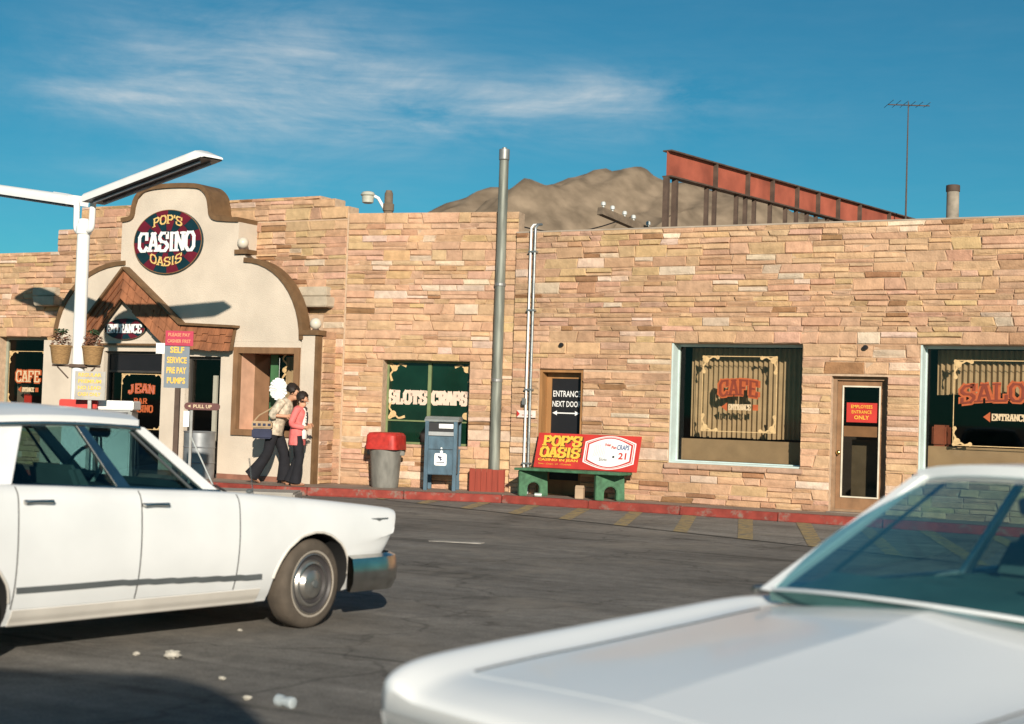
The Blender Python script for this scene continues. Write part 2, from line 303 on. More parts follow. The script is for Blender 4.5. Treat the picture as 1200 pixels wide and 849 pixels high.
GL['B'] = ([(.2, 0, .2, 1), (.1, 1, .66, 1), (.1, 0, .66, 0), (.2, .5, .66, .5), (.84, .62, .84, .84), (.66, 1, .84, .84), (.66, .5, .84, .62), (.86, .16, .86, .38), (.66, .5, .86, .38), (.66, 0, .86, .16)], [])
GL['K'] = ([(.2, 0, .2, 1), (.2, .45, .8, 1), (.4, .6, .82, 0)], [(.2, 0), (.86, 0), (.2, 1), (.84, 1)])
GL['V'] = ([(.14, 1, .5, 0), (.86, 1, .5, 0)], [(.14, 1), (.86, 1)])
WID = {'I': .55, "'": .32, ' ': .5, 'W': 1.25, 'M': 1.15, '1': .6}
def slab(mb, text, x, z, w, h, y=0, sw=.2, arc=0, rise=0, thick=.004, fat=1):
    """text fitted to width w from x, baseline z; arc bends the baseline, thick is how far it stands proud"""
    tot = sum(WID.get(c, 1) for c in text); k = w/tot; cx_ = x; q = 0
    for c in text:
        cw = WID.get(c, 1)*k
        if c != ' ':
            st, se = GL[c]; t = ((cx_+cw/2)-(x+w/2))/(w/2); zb = z+arc*(1-t*t)+rise*t; tilt = -2*arc*t/(w/2)
            quads = []
            for (a, b, c2, d) in st:
                p = Vector((a*cw, b*h)); e = Vector((c2*cw, d*h)); dv = (e-p)
                hw = sw*h*(.5 if abs(dv.y) > abs(dv.x)*.6 else .34)*fat; dv.normalize(); nn = Vector((-dv.y, dv.x))*hw
                p2 = p-dv*hw*.55; e2 = e+dv*hw*.55
                p2.y = min(max(p2.y, -.0), h*1.1); e2.y = min(max(e2.y, -.0), h*1.1)
                quads.append([p2+nn, e2+nn, e2-nn, p2-nn])
            for (a, b) in se:
                hh = sw*h*.26*fat; wd = min(.27*cw, .24*h)*1.05; yc = b*h+(hh*.2 if b < .5 else -hh*.2)
                quads.append([Vector((a*cw-wd, yc-hh)), Vector((a*cw+wd, yc-hh)), Vector((a*cw+wd, yc+hh)), Vector((a*cw-wd, yc+hh))])
            for qd in quads:
                q += 1; yy = y-thick-.0007*(q % 9)
                pts = [(cx_+v.x, yy, zb+v.y+tilt*(v.x-cw/2)) for v in qd]
                mb.poly(pts)
        cx_ += cw
    return mb
def sans(mb, text, x, z, w, h, y=0, bold=.02, thick=.004):
    cu = bpy.data.curves.new('t', 'FONT'); cu.body = text; cu.offset = bold; cu.resolution_u = 2
    o = bpy.data.objects.new('t', cu); COL.objects.link(o); me = evalmesh(o); bpy.data.objects.remove(o); bpy.data.curves.remove(cu)
    V = np.array([v.co[:2] for v in me.vertices]); lo, hi = V.min(0), V.max(0)
    base = len(mb.v)
    for v in V: mb._p((x+(v[0]-lo[0])/(hi[0]-lo[0])*w, y-thick, z+(v[1]-lo[1])/(hi[1]-lo[1])*h))
    for p in me.polygons: mb.face([base+i for i in p.vertices])
    bpy.data.meshes.remove(me); return mb
def ribbon(mb, pts, w, y=0):
    pts = [Vector((p[0], p[1])) for p in catmull(pts, 5)]; n = len(pts); w = w if hasattr(w, '__len__') else [w]*n
    if len(w) != n: w = np.interp(np.linspace(0, 1, n), np.linspace(0, 1, len(w)), w)
    A, B = [], []
    for i, p in enumerate(pts):
        d = (pts[min(i+1, n-1)]-pts[max(i-1, 0)]).normalized(); nn = Vector((-d.y, d.x))*w[i]/2
        A.append((p.x+nn.x, y, p.y+nn.y)); B.append((p.x-nn.x, y, p.y-nn.y))
    return mb.grid([A, B])
def disc(mb, x, z, r, y, n=12, sz=1):
    return mb.poly([(x+r*math.cos(2*math.pi*i/n), y, z+r*sz*math.sin(2*math.pi*i/n)) for i in range(n)])
def scroll_frame(mb, x0, x1, z0, z1, y, s=.27, lw=.012):
    """thin gilt border with leafy corner scrolls"""
    for (a, b, c, d) in ((x0, x1, z1-lw, z1), (x0, x1, z0, z0+lw), (x0, x0+lw, z0, z1), (x1-lw, x1, z0, z1)): mb.poly([(a, y, c), (b, y, c), (b, y, d), (a, y, d)])
    for (X, sx) in ((x0, 1), (x1, -1)):
        for (Z, sz) in ((z0, 1), (z1, -1)):
            for fl in (0, 1):
                P = [(.04, .07), (.12, .05), (.42, .16), (.66, .05), (.95, .10)] 
                P = [(b, a) if fl else (a, b) for a, b in P]
                ribbon(mb, [(X+sx*a*s, Z+sz*b*s) for a, b in P], [.05*s/.27, .03*s/.27, .03*s/.27, .024*s/.27, .05*s/.27], y-.001-.0006*fl)
                e = P[-1]; disc(mb, X+sx*e[0]*s, Z+sz*e[1]*s, s*.12, y-.0022-.0006*fl)
            disc(mb, X+sx*s*.24, Z+sz*s*.24, s*.19, y-.0034)
            disc(mb, X+sx*s*.08, Z+sz*s*.08, s*.10, y-.004)
    return mb

# ------------------------------------------------------------------ ground, road, pavement, hills
def asphalt(name, base, dust):
    m = bpy.data.materials.new(name); m.use_nodes = True; t = m.node_tree; b = t.nodes['Principled BSDF']; MATS[name] = m
    N = t.nodes.new; K = t.links.new
    co = N('ShaderNodeTexCoord').outputs['Object']
    def noise(sc, det=5, rough=.6, scale=None, rot=0, dist=0):
        n = N('ShaderNodeTexNoise'); n.inputs['Scale'].default_value = sc; n.inputs['Detail'].default_value = det; n.inputs['Roughness'].default_value = rough; n.inputs['Distortion'].default_value = dist
        if scale:
            mp_ = N('ShaderNodeMapping'); mp_.inputs['Scale'].default_value = scale; mp_.inputs['Rotation'].default_value = (0, 0, rot); K(co, mp_.inputs[0]); K(mp_.outputs[0], n.inputs[0])
        else: K(co, n.inputs[0])
        return n.outputs[0]
    def rng_(v, a, c, lo, hi):
        n = N('ShaderNodeMapRange'); n.inputs[1].default_value = a; n.inputs[2].default_value = c; n.inputs[3].default_value = lo; n.inputs[4].default_value = hi; K(v, n.inputs[0]); return n.outputs[0]
    def mul(a, c):
        n = N('ShaderNodeMath'); n.operation = 'MULTIPLY'; K(a, n.inputs[0]); K(c, n.inputs[1]); return n.outputs[0]
    v = mul(rng_(noise(.35, 4), .3, .7, .72, 1.28), rng_(noise(1.6, 6, .65, (.28, 1.5, 1), R(12)), .3, .7, .70, 1.30))
    v = mul(v, rng_(noise(60, 3), .3, .7, .72, 1.28)); v = mul(v, rng_(noise(7, 6, .7), .35, .65, .82, 1.15))
    # dark skid and tar streaks
    v = mul(v, rng_(noise(1.1, 5, .6, (.16, 1.9, 1), R(16), .6), .58, .68, 1, .55)); v = mul(v, rng_(noise(.9, 7, .75, None, 0, 1.2), .60, .68, 1, .50)); v = mul(v, rng_(noise(2.6, 6, .7, (.5, 1.3, 1), R(20), .8), .62, .70, 1, .62))
    vo = N('ShaderNodeTexVoronoi'); vo.feature = 'DISTANCE_TO_EDGE'; vo.inputs['Scale'].default_value = .33
    wv = N('ShaderNodeTexNoise'); wv.inputs['Scale'].default_value = 1.7; wv.inputs['Detail'].default_value = 5; K(co, wv.inputs[0])
    ma = N('ShaderNodeVectorMath'); ma.operation = 'MULTIPLY_ADD'; ma.inputs[1].default_value = (1.1, 1.1, 0); K(wv.outputs['Color'], ma.inputs[0]); K(co, ma.inputs[2]); K(ma.outputs[0], vo.inputs['Vector'])
    v = mul(v, rng_(vo.outputs['Distance'], 0, .012, .62, 1))
    sc = N('ShaderNodeVectorMath'); sc.operation = 'SCALE'; sc.inputs[0].default_value = base; K(v, sc.inputs['Scale'])
    mx = N('ShaderNodeMix'); mx.data_type = 'RGBA'; K(rng_(noise(.8, 6, .7, None, 0, .5), .50, .74, 0, .75), mx.inputs[0]); K(sc.outputs[0], mx.inputs[6]); mx.inputs[7].default_value = (*dust, 1)
    sp = rng_(noise(120, 2), .70, .76, 0, .6); mx2 = N('ShaderNodeMix'); mx2.data_type = 'RGBA'; K(sp, mx2.inputs[0]); K(mx.outputs[2], mx2.inputs[6]); mx2.inputs[7].default_value = (.22, .2, .17, 1)
    K(mx2.outputs[2], b.inputs['Base Color']); b.inputs['Roughness'].default_value = .9; b.inputs['Specular IOR Level'].default_value = .25
    bp = N('ShaderNodeBump'); bp.inputs['Strength'].default_value = .5; bp.inputs['Distance'].default_value = .012; K(noise(90, 4), bp.inputs['Height']); K(bp.outputs[0], b.inputs['Normal'])
    return m
M_ROAD = asphalt('worn asphalt', (.165, .154, .138), (.27, .24, .20))
M_APRON = asphalt('lighter asphalt apron', (.20, .187, .167), (.26, .23, .19))
M_DESERT = mat('desert ground', (.28, .21, .15), .95, .25, .05, .2, bscale=2)
M_WALK = mat('stained concrete pavement', (.25, .185, .145), .9, .22, 2.2, .2, bscale=40)
M_BARS = worn('worn yellow road paint', (.33, .25, .115), (.16, .145, .125), .47, .60, 7)
tag(MB().poly([(-2500, -1500, -.012), (2500, -1500, -.012), (2500, 3000, -.012), (-2500, 3000, -.012)]).build('ground', M_DESERT), kind='structure')
road = tag(MB().poly([(-90, -60, 0), (70, -60, 0), (70, 24, 0), (-90, 24, 0)]).build('road', M_ROAD), kind='structure')
OUT = lambda x: 20.45-.358*(x+13)      # outer edge of the striped apron
apron = tag(MB().poly([(-14.2, 21.2, .004), (-13.4, OUT(-13.4), .004), (2, OUT(2), .004), (2, 21.6, .004), (-11.9, 21.6, .004)]).build('apron', M_APRON), kind='structure')
for i in range(13):
    x = -13.35+.915*i; d = Vector((-.337, .941)); 
    t0 = (OUT(x)-19.9+.358*0)/.941; bx0 = x+d.x*t0; y0 = OUT(bx0); top = 21.58 if bx0 > -11.6 else 20.42+(bx0+14.89)*.397+.05
    t1 = (top-y0)/.941
    if t1 < .3: continue
    a = .115
    q = [(bx0-a, y0), (bx0+a, y0-.082), (bx0+a+d.x*t1, top), (bx0-a+d.x*t1, top)]
    MB().poly([(u, v, .009) for u, v in q]).build('stripe', M_BARS, apron)
m = MB()
px_, py_ = -13.2, OUT(-13.2)
m.poly([(px_, py_-.05, .008), (2, OUT(2)-.05, .008), (2, OUT(2)+.02, .008), (px_, py_+.02, .008)]); m.build('edge_line', mat('faded edge line', (.15, .14, .125), .9, .5, 3), apron)
KERB = [(-40, 20.2), (-15.4, 20.2), (-14.89, 20.39), (-11.84, 21.6), (7, 21.6)]
w = MB(); w.prism([(x, y+.16, 0) for x, y in KERB]+[(7, 27, 0), (-40, 27, 0)], (0, 0, .13)); walk = tag(w.build('pavement', M_WALK), kind='structure')
kerb = bpy.data.objects.new('kerb', None); COL.objects.link(kerb); tag(kerb, kind='structure')
for (a, b) in zip(KERB, KERB[1:]):       # kerb stones, painted red
    a = Vector((*a, 0)); b = Vector((*b, 0)); L = (b-a).length; n = max(1, round(L/1.55)); d = (b-a)/L; nn = Vector((-d.y, d.x, 0))
    if b.x < -16: n = 14
    for i in range(n):
        p = a+d*(L*i/n+.006); q = a+d*(L*(i+1)/n-.006); h = .134+rng.uniform(-.003, .003)
        m = MB(); m.hexa([p-nn*.02, q-nn*.02, q+nn*.155, p+nn*.155], [p+Vector((0, 0, h)), q+Vector((0, 0, h)), q+nn*.155+Vector((0, 0, h)), p+nn*.155+Vector((0, 0, h))])
        m.build('kerb_stone', M_KERBRED if (a.x > -13.2 or i % 3) else M_KERBRED, kerb, bevel=.012)
# hills: one ridge about a kilometre behind the roofs
def hill_h(s):
    xs = [-900, -640, -548, -513, -485, -460, -435, -420, -409, -395, -379, -354, -329, -288, -200, 100]
    hs = [20, 40, 92, 128, 141, 145, 158, 163, 158.5, 156, 147, 152, 145, 137, 90, 30]
    return np.interp(s, xs, hs)
hm = MB(); rows = []
nz = np.random.RandomState(3)
from mathutils import noise as mnoise
for j in range(46):
    v = j/45; row = []
    for i in range(170):
        x = -700+i*3.4; ybase = 859.5+(x+512.7)*.543
        prof = hill_h(x); k = math.sin(min(v/.55, 1)*math.pi/2)**.9 if v < .55 else math.cos((v-.55)/.45*math.pi/2)
        p = Vector((x*.012, v*4, 1.3)); rg = mnoise.fractal(p*2.2, 1, 2.1, 6)*.20*(1-abs(v-.55)) if j not in (0, 45) else 0
        gul = abs(mnoise.noise(Vector((x*.035, v*1.2, 5))))*.22*(k*(1-k)*4)
        row.append((x*1.0, ybase-260+v*470, max(prof*(k*(1+rg*(.35+.65*(1-k)))-gul), -1)))
    rows.append(row)
M_HILL = mat('dry hillside', (.215, .163, .115), .95, .34, .07, 1, bscale=.16, spec=.05)
tag(hm.grid(rows).build('hills', M_HILL, smooth=60), kind='structure')

# ------------------------------------------------------------------ coursed ledgestone walls
STONE_TONES = [((.52, .325, .20), 40), ((.525, .34, .20), 26), ((.53, .325, .22), 22), ((.49, .295, .185), 16), ((.60, .45, .34), 8), ((.42, .245, .145), 6), ((.29, .155, .08), 3), ((.52, .345, .185), 12)]
TW = [w for _, w in STONE_TONES]
def free(spans, a, b, za, zb, holes):
    iv = [(a, b)]
    for (h0, h1, g0, g1) in holes:
        if g0 < zb-.01 and g1 > za+.01:
            nv = []
            for (s, e) in iv:
                if h1 <= s or h0 >= e: nv.append((s, e)); continue
                if h0-s > .06: nv.append((s, h0))
                if e-h1 > .06: nv.append((h1, e))
            iv = nv
    return iv
def lay_stones(L0, L1, z0, z1, holes, rg):
    br = sorted({round(v, 3) for h in holes for v in h[2:4] if z0+.03 < v < z1-.03}|{z1}); zs = [z0]
    while zs[-1] < z1-.01:
        z = zs[-1]+rg.choice((.07, .085, .095, .105, .12, .14, .165, .19)); nb = [v for v in br if v > zs[-1]+.01][0]
        if z > nb-.07: z = nb
        zs.append(z)
    out = []
    def put(sa, sb, za, zb, sl0, sl1):
        g = .0042
        if sb-sa < .05 or zb-za < .03: return
        out.append(((sa+g+sl0, za+g), (sb-g+sl1, za+g), (sb-g-sl1, zb-g), (sa+g-sl0, zb-g)))
    def run(sa, sb, za, zb, lo, hi):
        s = sa; sl = 0
        while s < sb-1e-6:
            e = s+rg.uniform(lo, hi)
            if sb-e < lo*.8: e = sb
            nsl = 0 if e == sb else rg.choice((0, 0, 0, .01, -.012, .022, -.02))*min(1, (zb-za)/.12)
            h = zb-za
            if h > .125 and rg.random() < .5 and e-s > .26:
                mid = za+h*rg.uniform(.36, .62); run2(s, e, za, mid, sl, nsl); run2(s, e, mid, zb, sl, nsl)
            else: put(s, e, za, zb, sl, nsl)
            s = e; sl = nsl
    def run2(s, e, za, zb, a, b):
        if e-s > .55 and rg.random() < .45:
            c = s+(e-s)*rg.uniform(.35, .65); put(s, c, za, zb, 0, 0); put(c, e, za, zb, 0, 0)
        else: put(s, e, za, zb, 0, 0)
    for za, zb in zip(zs, zs[1:]):
        for (s, e) in free(None, L0, L1, za, zb, holes): run(s, e, za, zb, .20 if zb-za < .14 else .22, .58 if zb-za < .13 else .70)
    return out
def stone_geo(q, rg):
    (ax, az), (bx, bz), (cx_, cz), (dx, dz) = q; P = []
    for (u, v), (s, t) in zip(q, q[1:]+q[:1]):
        P.append((u, v)); jm = .004; k = rg.uniform(.35, .65); P.append((u+(s-u)*k+rg.uniform(-jm, jm), v+(t-v)*k+rg.uniform(-jm, jm)))
    mx = sum(p[0] for p in P)/8; mz = sum(p[1] for p in P)/8; d = rg.uniform(.009, .024); ins = min(.014, abs(cz-az)*.16)
    v = [(p[0], .01, p[1]) for p in P]+[(p[0], -d*.62, p[1]) for p in P]; tx, tz = rg.uniform(-.012, .012), rg.uniform(-.012, .012)
    wd = max(bx-ax, .1); ht = max(dz-az, .05)
    for p in P:
        ux = (p[0]-mx)/(wd/2); uz = (p[1]-mz)/(ht/2)
        v.append((p[0]-ins*max(-1, min(1, ux*1.3)), -d-rg.uniform(0, .006)+tx*ux+tz*uz, p[1]-ins*max(-1, min(1, uz*1.3))))
    v.append((mx+rg.uniform(-.2, .2)*wd, -d-rg.uniform(.002, .012), mz)); f = []
    for k in range(8):
        n = (k+1) % 8; f += [(k, n, 8+n, 8+k), (8+k, 8+n, 16+n, 16+k), (16+k, 16+n, 24)]
    tone = rg.choices(STONE_TONES, TW)[0][0]; j = rg.uniform(.91, 1.09)
    return v, f, tuple(c*j*rg.uniform(.96, 1.04) for c in tone)
def tone_mesh(name, V, Fc, T):
    me = bpy.data.meshes.new(name); me.from_pydata(V, [], Fc); a = me.color_attributes.new('tone', 'FLOAT_COLOR', 'POINT')
    a.data.foreach_set('color', np.array([(*t, 1) for t in T], dtype=np.float32).ravel()); me.materials.append(M_STONE); return me
def wall_body(mb, L0, L1, z0, z1, th, holes):
    xs = sorted({L0, L1}|{min(max(v, L0), L1) for h in holes for v in h[:2]}); zs = sorted({z0, z1}|{min(max(v, z0), z1) for h in holes for v in h[2:4]})
    solid = lambda i, k: 0 <= i < len(xs)-1 and 0 <= k < len(zs)-1 and not any(h[0] <= (xs[i]+xs[i+1])/2 <= h[1] and h[2] <= (zs[k]+zs[k+1])/2 <= h[3] for h in holes)
    for i in range(len(xs)-1):
        for k in range(len(zs)-1):
            if not solid(i, k): continue
            a, b, c, d = xs[i], xs[i+1], zs[k], zs[k+1]
            mb.poly([(a, 0, c), (b, 0, c), (b, 0, d), (a, 0, d)]); mb.poly([(a, th, c), (a, th, d), (b, th, d), (b, th, c)])
            if not solid(i-1, k): mb.poly([(a, 0, c), (a, 0, d), (a, th, d), (a, th, c)])
            if not solid(i+1, k): mb.poly([(b, 0, c), (b, th, c), (b, th, d), (b, 0, d)])
            if not solid(i, k-1): mb.poly([(a, 0, c), (a, th, c), (b, th, c), (b, 0, c)])
            if not solid(i, k+1): mb.poly([(a, 0, d), (b, 0, d), (b, th, d), (a, th, d)])
    return mb
def screen_rank(p):
    d = p-Vector((0, 0, CAMH)); z = d.dot(fwd); x = 600+1750*d.dot(rgt)/z; y = 424-1750*d.dot(upv)/z
    return 1/z**2 if (-5 < x < 1205 and -5 < y < 855) else 0
def stone_walls(walls, limit=300):
    """walls: (wall object, stones). The largest in view become objects, the rest one mesh per wall"""
    allst = []
    for wi, (ob, st) in enumerate(walls):
        mw = ob.matrix_world
        for q in st:
            c = mw @ Vector((sum(p[0] for p in q)/4, 0, sum(p[1] for p in q)/4))
            allst.append((abs(q[1][0]-q[0][0])*abs(q[3][1]-q[0][1])*screen_rank(c), wi, q))
    allst.sort(key=lambda t: -t[0]); rest = {}
    for k, (a, wi, q) in enumerate(allst):
        v, f, t = stone_geo(list(q), rng)
        if k < limit and a > 0:
            c = (sum(p[0] for p in q)/4, sum(p[1] for p in q)/4)
            link('stone', tone_mesh('stone', [(p[0]-c[0], p[1], p[2]-c[1]) for p in v], f, [t]*25), walls[wi][0], loc=(c[0], 0, c[1]))
        else:
            V, F_, T = rest.setdefault(wi, ([], [], [])); b = len(V); V += v; F_ += [tuple(i+b for i in g) for g in f]; T += [t]*25
    for wi, (V, F_, T) in rest.items(): tag(link('small_stones', tone_mesh('small_stones', V, F_, T), walls[wi][0]), kind='stuff')

# --- cafe building (the long wall on the right). Local x runs along the wall, y into the building
CAFE = thing('cafe_building', 'long low building of tan ledgestone with cafe and saloon windows and two doors', 'building', (-12.2, 22.5, 0))
X0 = 12.2
H_CAFE, H_SAL = (2.92, 5.11, .77, 2.71), (6.92, 9.75, .80, 2.71)
H_NEXT, H_EMP = (.52, 1.35, .13, 2.25), (5.58, 6.44, .13, 2.22)
H_EX = (12.6, 14.8, .8, 2.71)
holes = [H_CAFE, H_SAL, H_NEXT, H_EMP, H_EX]
cw = wall_body(MB(), 0, 17.5, .0, 4.58, .34, holes).build('wall', M_MORTAR, CAFE)
m = MB(); m.box(0, .34, .341, 10, 0, 4.58); m.box(17.16, 17.5, .341, 10, 0, 4.58); m.box(.341, 17.159, 9.7, 10, 0, 4.58); m.build('rear_wall', M_PLAST, CAFE)
MB().box(.342, 17.158, .342, 9.69, 4.0, 4.2).build('roof', M_PLAST, CAFE)
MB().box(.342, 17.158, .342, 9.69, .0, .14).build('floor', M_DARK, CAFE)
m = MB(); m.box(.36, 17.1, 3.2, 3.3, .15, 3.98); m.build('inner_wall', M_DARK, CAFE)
# --- casino building: slots wall (angled), tower wall, stepped top
CAS = thing('casino_building', 'tan ledgestone casino with stepped top and a cream curved front', 'building', (-15.34, 21.95, 0))
ANG = math.atan2(.62, 3.14); LS = math.hypot(3.14, .62)
H_SLOT = (.77, 2.39, .88, 2.355)
sw_ = wall_body(MB(), 0, LS-.003, 0, 4.96, .32, [H_SLOT]).build('wall', M_MORTAR, CAS, rot=(0, 0, ANG))
th_ = [(-.30, .01, 5.09, 6), (-.62, .01, 5.24, 6), (-8, -6.44, 5.2-.33, 6), (-12, -7.05, 4.43, 6), (-8.6, -7.23, .8, 2.71), (-7.0, -.35, 0, 2.6)]
tw = wall_body(MB(), -12, 0, 0, 5.30, .32, th_).build('wall', M_MORTAR, CAS)
m = MB(); m.box(-12, -11.7, .321, 10, 0, 4.4); m.box(-11.69, 2.9, 9.7, 10, 0, 4.4); m.build('rear_wall', M_PLAST, CAS)
m = MB(); m.prism([(-11.69, .33, 4.0), (-.2, .33, 4.0), (2.9, .98, 4.0), (2.9, 9.69, 4.0), (-11.69, 9.69, 4.0)], (0, 0, .2)); m.build('roof', M_PLAST, CAS)
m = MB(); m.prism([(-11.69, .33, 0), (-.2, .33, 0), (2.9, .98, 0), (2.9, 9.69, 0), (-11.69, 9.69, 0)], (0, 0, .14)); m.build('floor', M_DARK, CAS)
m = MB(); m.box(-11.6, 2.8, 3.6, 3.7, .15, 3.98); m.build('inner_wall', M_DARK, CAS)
rw = wall_body(MB(), 0, .40, 0, 2.83, .10, []).build('wall', M_MORTAR, CAS, loc=(-.17, -.41, 0), rot=(0, 0, R(90)))
bpy.context.view_layer.update()
rs = random.Random(21)
stone_walls([(cw, lay_stones(0, 17.5, .13, 4.58, holes+[(10.5, 12.5, .13, .3)], rs))])
hid = [(-6.9, -.1-.36, .13, 3.15), (-5.0, -2.2, 3.1, 4.85)]
stone_walls([(sw_, lay_stones(0.02, LS, .13, 4.96, [H_SLOT], rs)), (rw, lay_stones(0, .40, .13, 2.83, [], rs)), (tw, lay_stones(-12, -.012, .13, 5.30, th_[:5]+hid, rs))])
# projecting flagstone ledges beside the curved front
def ledges(parent, x, z, s):
    m = MB(); m.box(x, x+.62, -.16, .1, z, z+.17); a = m.build('stone_ledge', mat('pale flagstone', (.44, .37, .28), .9, .15, 6, .4), parent, bevel=.015)
    m = MB(); m.hexa([(x+.16*s, -.26, z-.20), (x+.6*s+.1, -.26, z-.20), (x+.6*s+.1, .08, z-.20), (x+.16*s, .08, z-.20)], [(x+.1*s, -.26, z-.015), (x+.66*s+.04, -.26, z-.015), (x+.66*s+.04, .08, z-.015), (x+.1*s, .08, z-.015)]); m.build('stone_ledge', MATS['pale flagstone'], parent, bevel=.015)
ledges(CAS, -.93, 3.47, 1); ledges(CAS, -7.55, 3.53, 1)

# ------------------------------------------------------------------ windows and doors of the cafe building
def frame_bars(m, x0, x1, z0, z1, ya, yb, w):
    m.box(x0, x0+w, ya, yb, z0, z1); m.box(x1-w, x1, ya, yb, z0, z1); m.box(x0+w+.001, x1-w-.001, ya+.002, yb-.002, z0, z0+w); m.box(x0+w+.001, x1-w-.001, ya+.002, yb-.002, z1-w, z1); return m
def curtain(x0, x1, z0, z1, y, step=.085, amp=.03):
    m = MB(); n = int((x1-x0)/step*6); top, bot = [], []
    for i in range(n+1):
        x = x0+(x1-x0)*i/n; a = math.sin((x-x0)/step*2*math.pi)
        top.append((x, y+amp*a, z1)); bot.append((x+.004*math.sin(x*9), y+amp*1.15*a, z0+.006*math.sin(x*7)))
    mid = [tuple((Vector(p)*.5+Vector(q)*.5)) for p, q in zip(top, bot)]
    return m.grid([top, mid, bot])
def big_window(hole, glaze, word, box, base_col, arrow=True, cz=(1.2, 2.66), cxr=None):
    x0, x1, z0, z1 = hole; e = .003
    m = MB(); frame_bars(m, x0+e, x1-e, z0+e, z1-e, .24, .30, .045)
    m.box(x0+e, x0+.03, .01, .239, z0+e, z1-e); m.box(x0+.031, x1-e, .012, .239, z0+e, z0+.03)       # painted jamb and sill liner
    w = m.build('window', M_AQUA, CAFE)
    MB().poly([(x0+.046, .275, z0+.046), (x1-.046, .275, z0+.046), (x1-.046, .275, z1-.046), (x0+.046, .275, z1-.046)]).build('pane', M_GLASS, w, recalc=False)
    m = MB(); k = 4
    for i in range(k):
        a = x0-.06+(x1-x0+.12)*i/k; m.box(a+.004, a+(x1-x0+.12)/k-.004, -.065, .02, z0-.085+.004*(i % 2), z0-.006)
    m.build('stone_sill', mat('sill sandstone', (.42, .27, .19), .85, .2, 8, .4), w, bevel=.012)
    cb = curtain(x0+.12, cxr or x1-.1, cz[0], cz[1], .62); cb.build('curtain', M_CURT, w, smooth=70, recalc=False)
    MB().box(x0+.05, x1-.05, .42, .46, z0+.05, z0+.40).build('window_board', M_TAN, w)
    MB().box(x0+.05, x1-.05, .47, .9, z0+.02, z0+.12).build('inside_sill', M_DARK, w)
    bx0, bx1, bz0, bz1 = box; yl = .268
    scroll_frame(MB(), bx0, bx1, bz0, bz1, yl).build('gilt_scrollwork', mat('gilt paint', (.58, .40, .20), .45, .15, 20), w, recalc=False)
    return w
w1 = big_window(H_CAFE, None, 'CAFE', (3.36, 4.62, 1.30, 2.52), None)
cl, cr = 3.66, 4.32
m = MB(); m.m = 1; slab(m, 'CAFE', cl+.0, 1.865, cr-cl, .24, .262, .30, arc=.03, fat=1.5, thick=0); m.m = 0
slab(m, 'CAFE', cl, 1.87, cr-cl, .235, .2535, .22, arc=.03, fat=.8, thick=0); m.build('lettering', [mat('dark red lettering', (.20, .04, .02), .5), M_ORANGE], w1, recalc=False)
def arrow(m, x0, x1, z, h, y):
    m.m = 1; m.poly([(x0, y, z), (x0+.10, y, z-h*.85), (x0+.10, y, z+h*.85)]); m.poly([(x1-.09, y, z-h*.55), (x1, y, z-h*.55), (x1, y, z+h*.55), (x1-.09, y, z+h*.55)]); m.m = 0
    slab(m, 'ENTRANCE', x0+.12, z-h*.5, x1-x0-.24, h, y, .22, fat=1.1, thick=0); return m
arrow(MB(), 3.70, 4.32, 1.70, .085, .262).build('entrance_arrow', [M_CREAMP, M_ORANGE], w1, recalc=False)
w2 = big_window(H_SAL, None, 'SALOON', (7.36, 9.0, 1.22, 2.50), None, cz=(1.98, 2.66))
m = MB(); m.m = 1; slab(m, 'SALOON', 7.46, 1.845, 1.40, .25, .262, .30, arc=.06, fat=1.5, thick=0); m.m = 0
slab(m, 'SALOON', 7.46, 1.85, 1.40, .245, .2535, .22, arc=.06, fat=.8, thick=0); m.build('lettering', [MATS['dark red lettering'], M_ORANGE], w2, recalc=False)
arrow(MB(), 7.80, 8.55, 1.66, .09, .262).build('entrance_arrow', [M_CREAMP, M_ORANGE], w2, recalc=False)
MB().box(7.02, 7.24, .40, .75, 1.2, 1.52).build('red_chair_back', mat('brick red vinyl', (.30, .09, .05), .6), w2, bevel=.03)
wx = big_window(H_EX, None, '', (13.0, 14.4, 1.3, 2.5), None)
# next-door door
x0, x1, z0, z1 = H_NEXT
m = MB(); m.box(x0+.003, x0+.05, .02, .30, z0, z1-.003); m.box(x1-.05, x1-.003, .02, .30, z0, z1-.003); m.box(x0+.051, x1-.051, .022, .30, z1-.05, z1-.004)
d1 = m.build('door', M_WOOD, CAFE)
m = MB(); m.box(x0+.052, x0+.14, .20, .25, z0, z1-.055); m.box(x1-.14, x1-.052, .20, .25, z0, z1-.055); m.box(x0+.141, x1-.141, .202, .25, z1-.15, z1-.055); m.box(x0+.141, x1-.141, .202, .25, z0, z0+.25); m.build('door_stile', M_WOOD, d1)
MB().box(x0+.142, x1-.142, .215, .24, z0+.252, z1-.152).build('black_panel', M_BLACK, d1)
m = MB(); sans(m, 'ENTRANCE', x0+.17, 1.79, .52, .105, .213, .012); sans(m, 'NEXT DOOR', x0+.16, 1.62, .54, .10, .213, .012)
m.box(x0+.24, x0+.60, .208, .2125, 1.505, 1.525)
m.poly([(x0+.165, .2095, 1.515), (x0+.25, .2095, 1.475), (x0+.25, .2095, 1.555)]); m.poly([(x0+.675, .2095, 1.515), (x0+.59, .2095, 1.475), (x0+.59, .2095, 1.555)])
m.build('lettering', M_WHITE, d1, recalc=False)
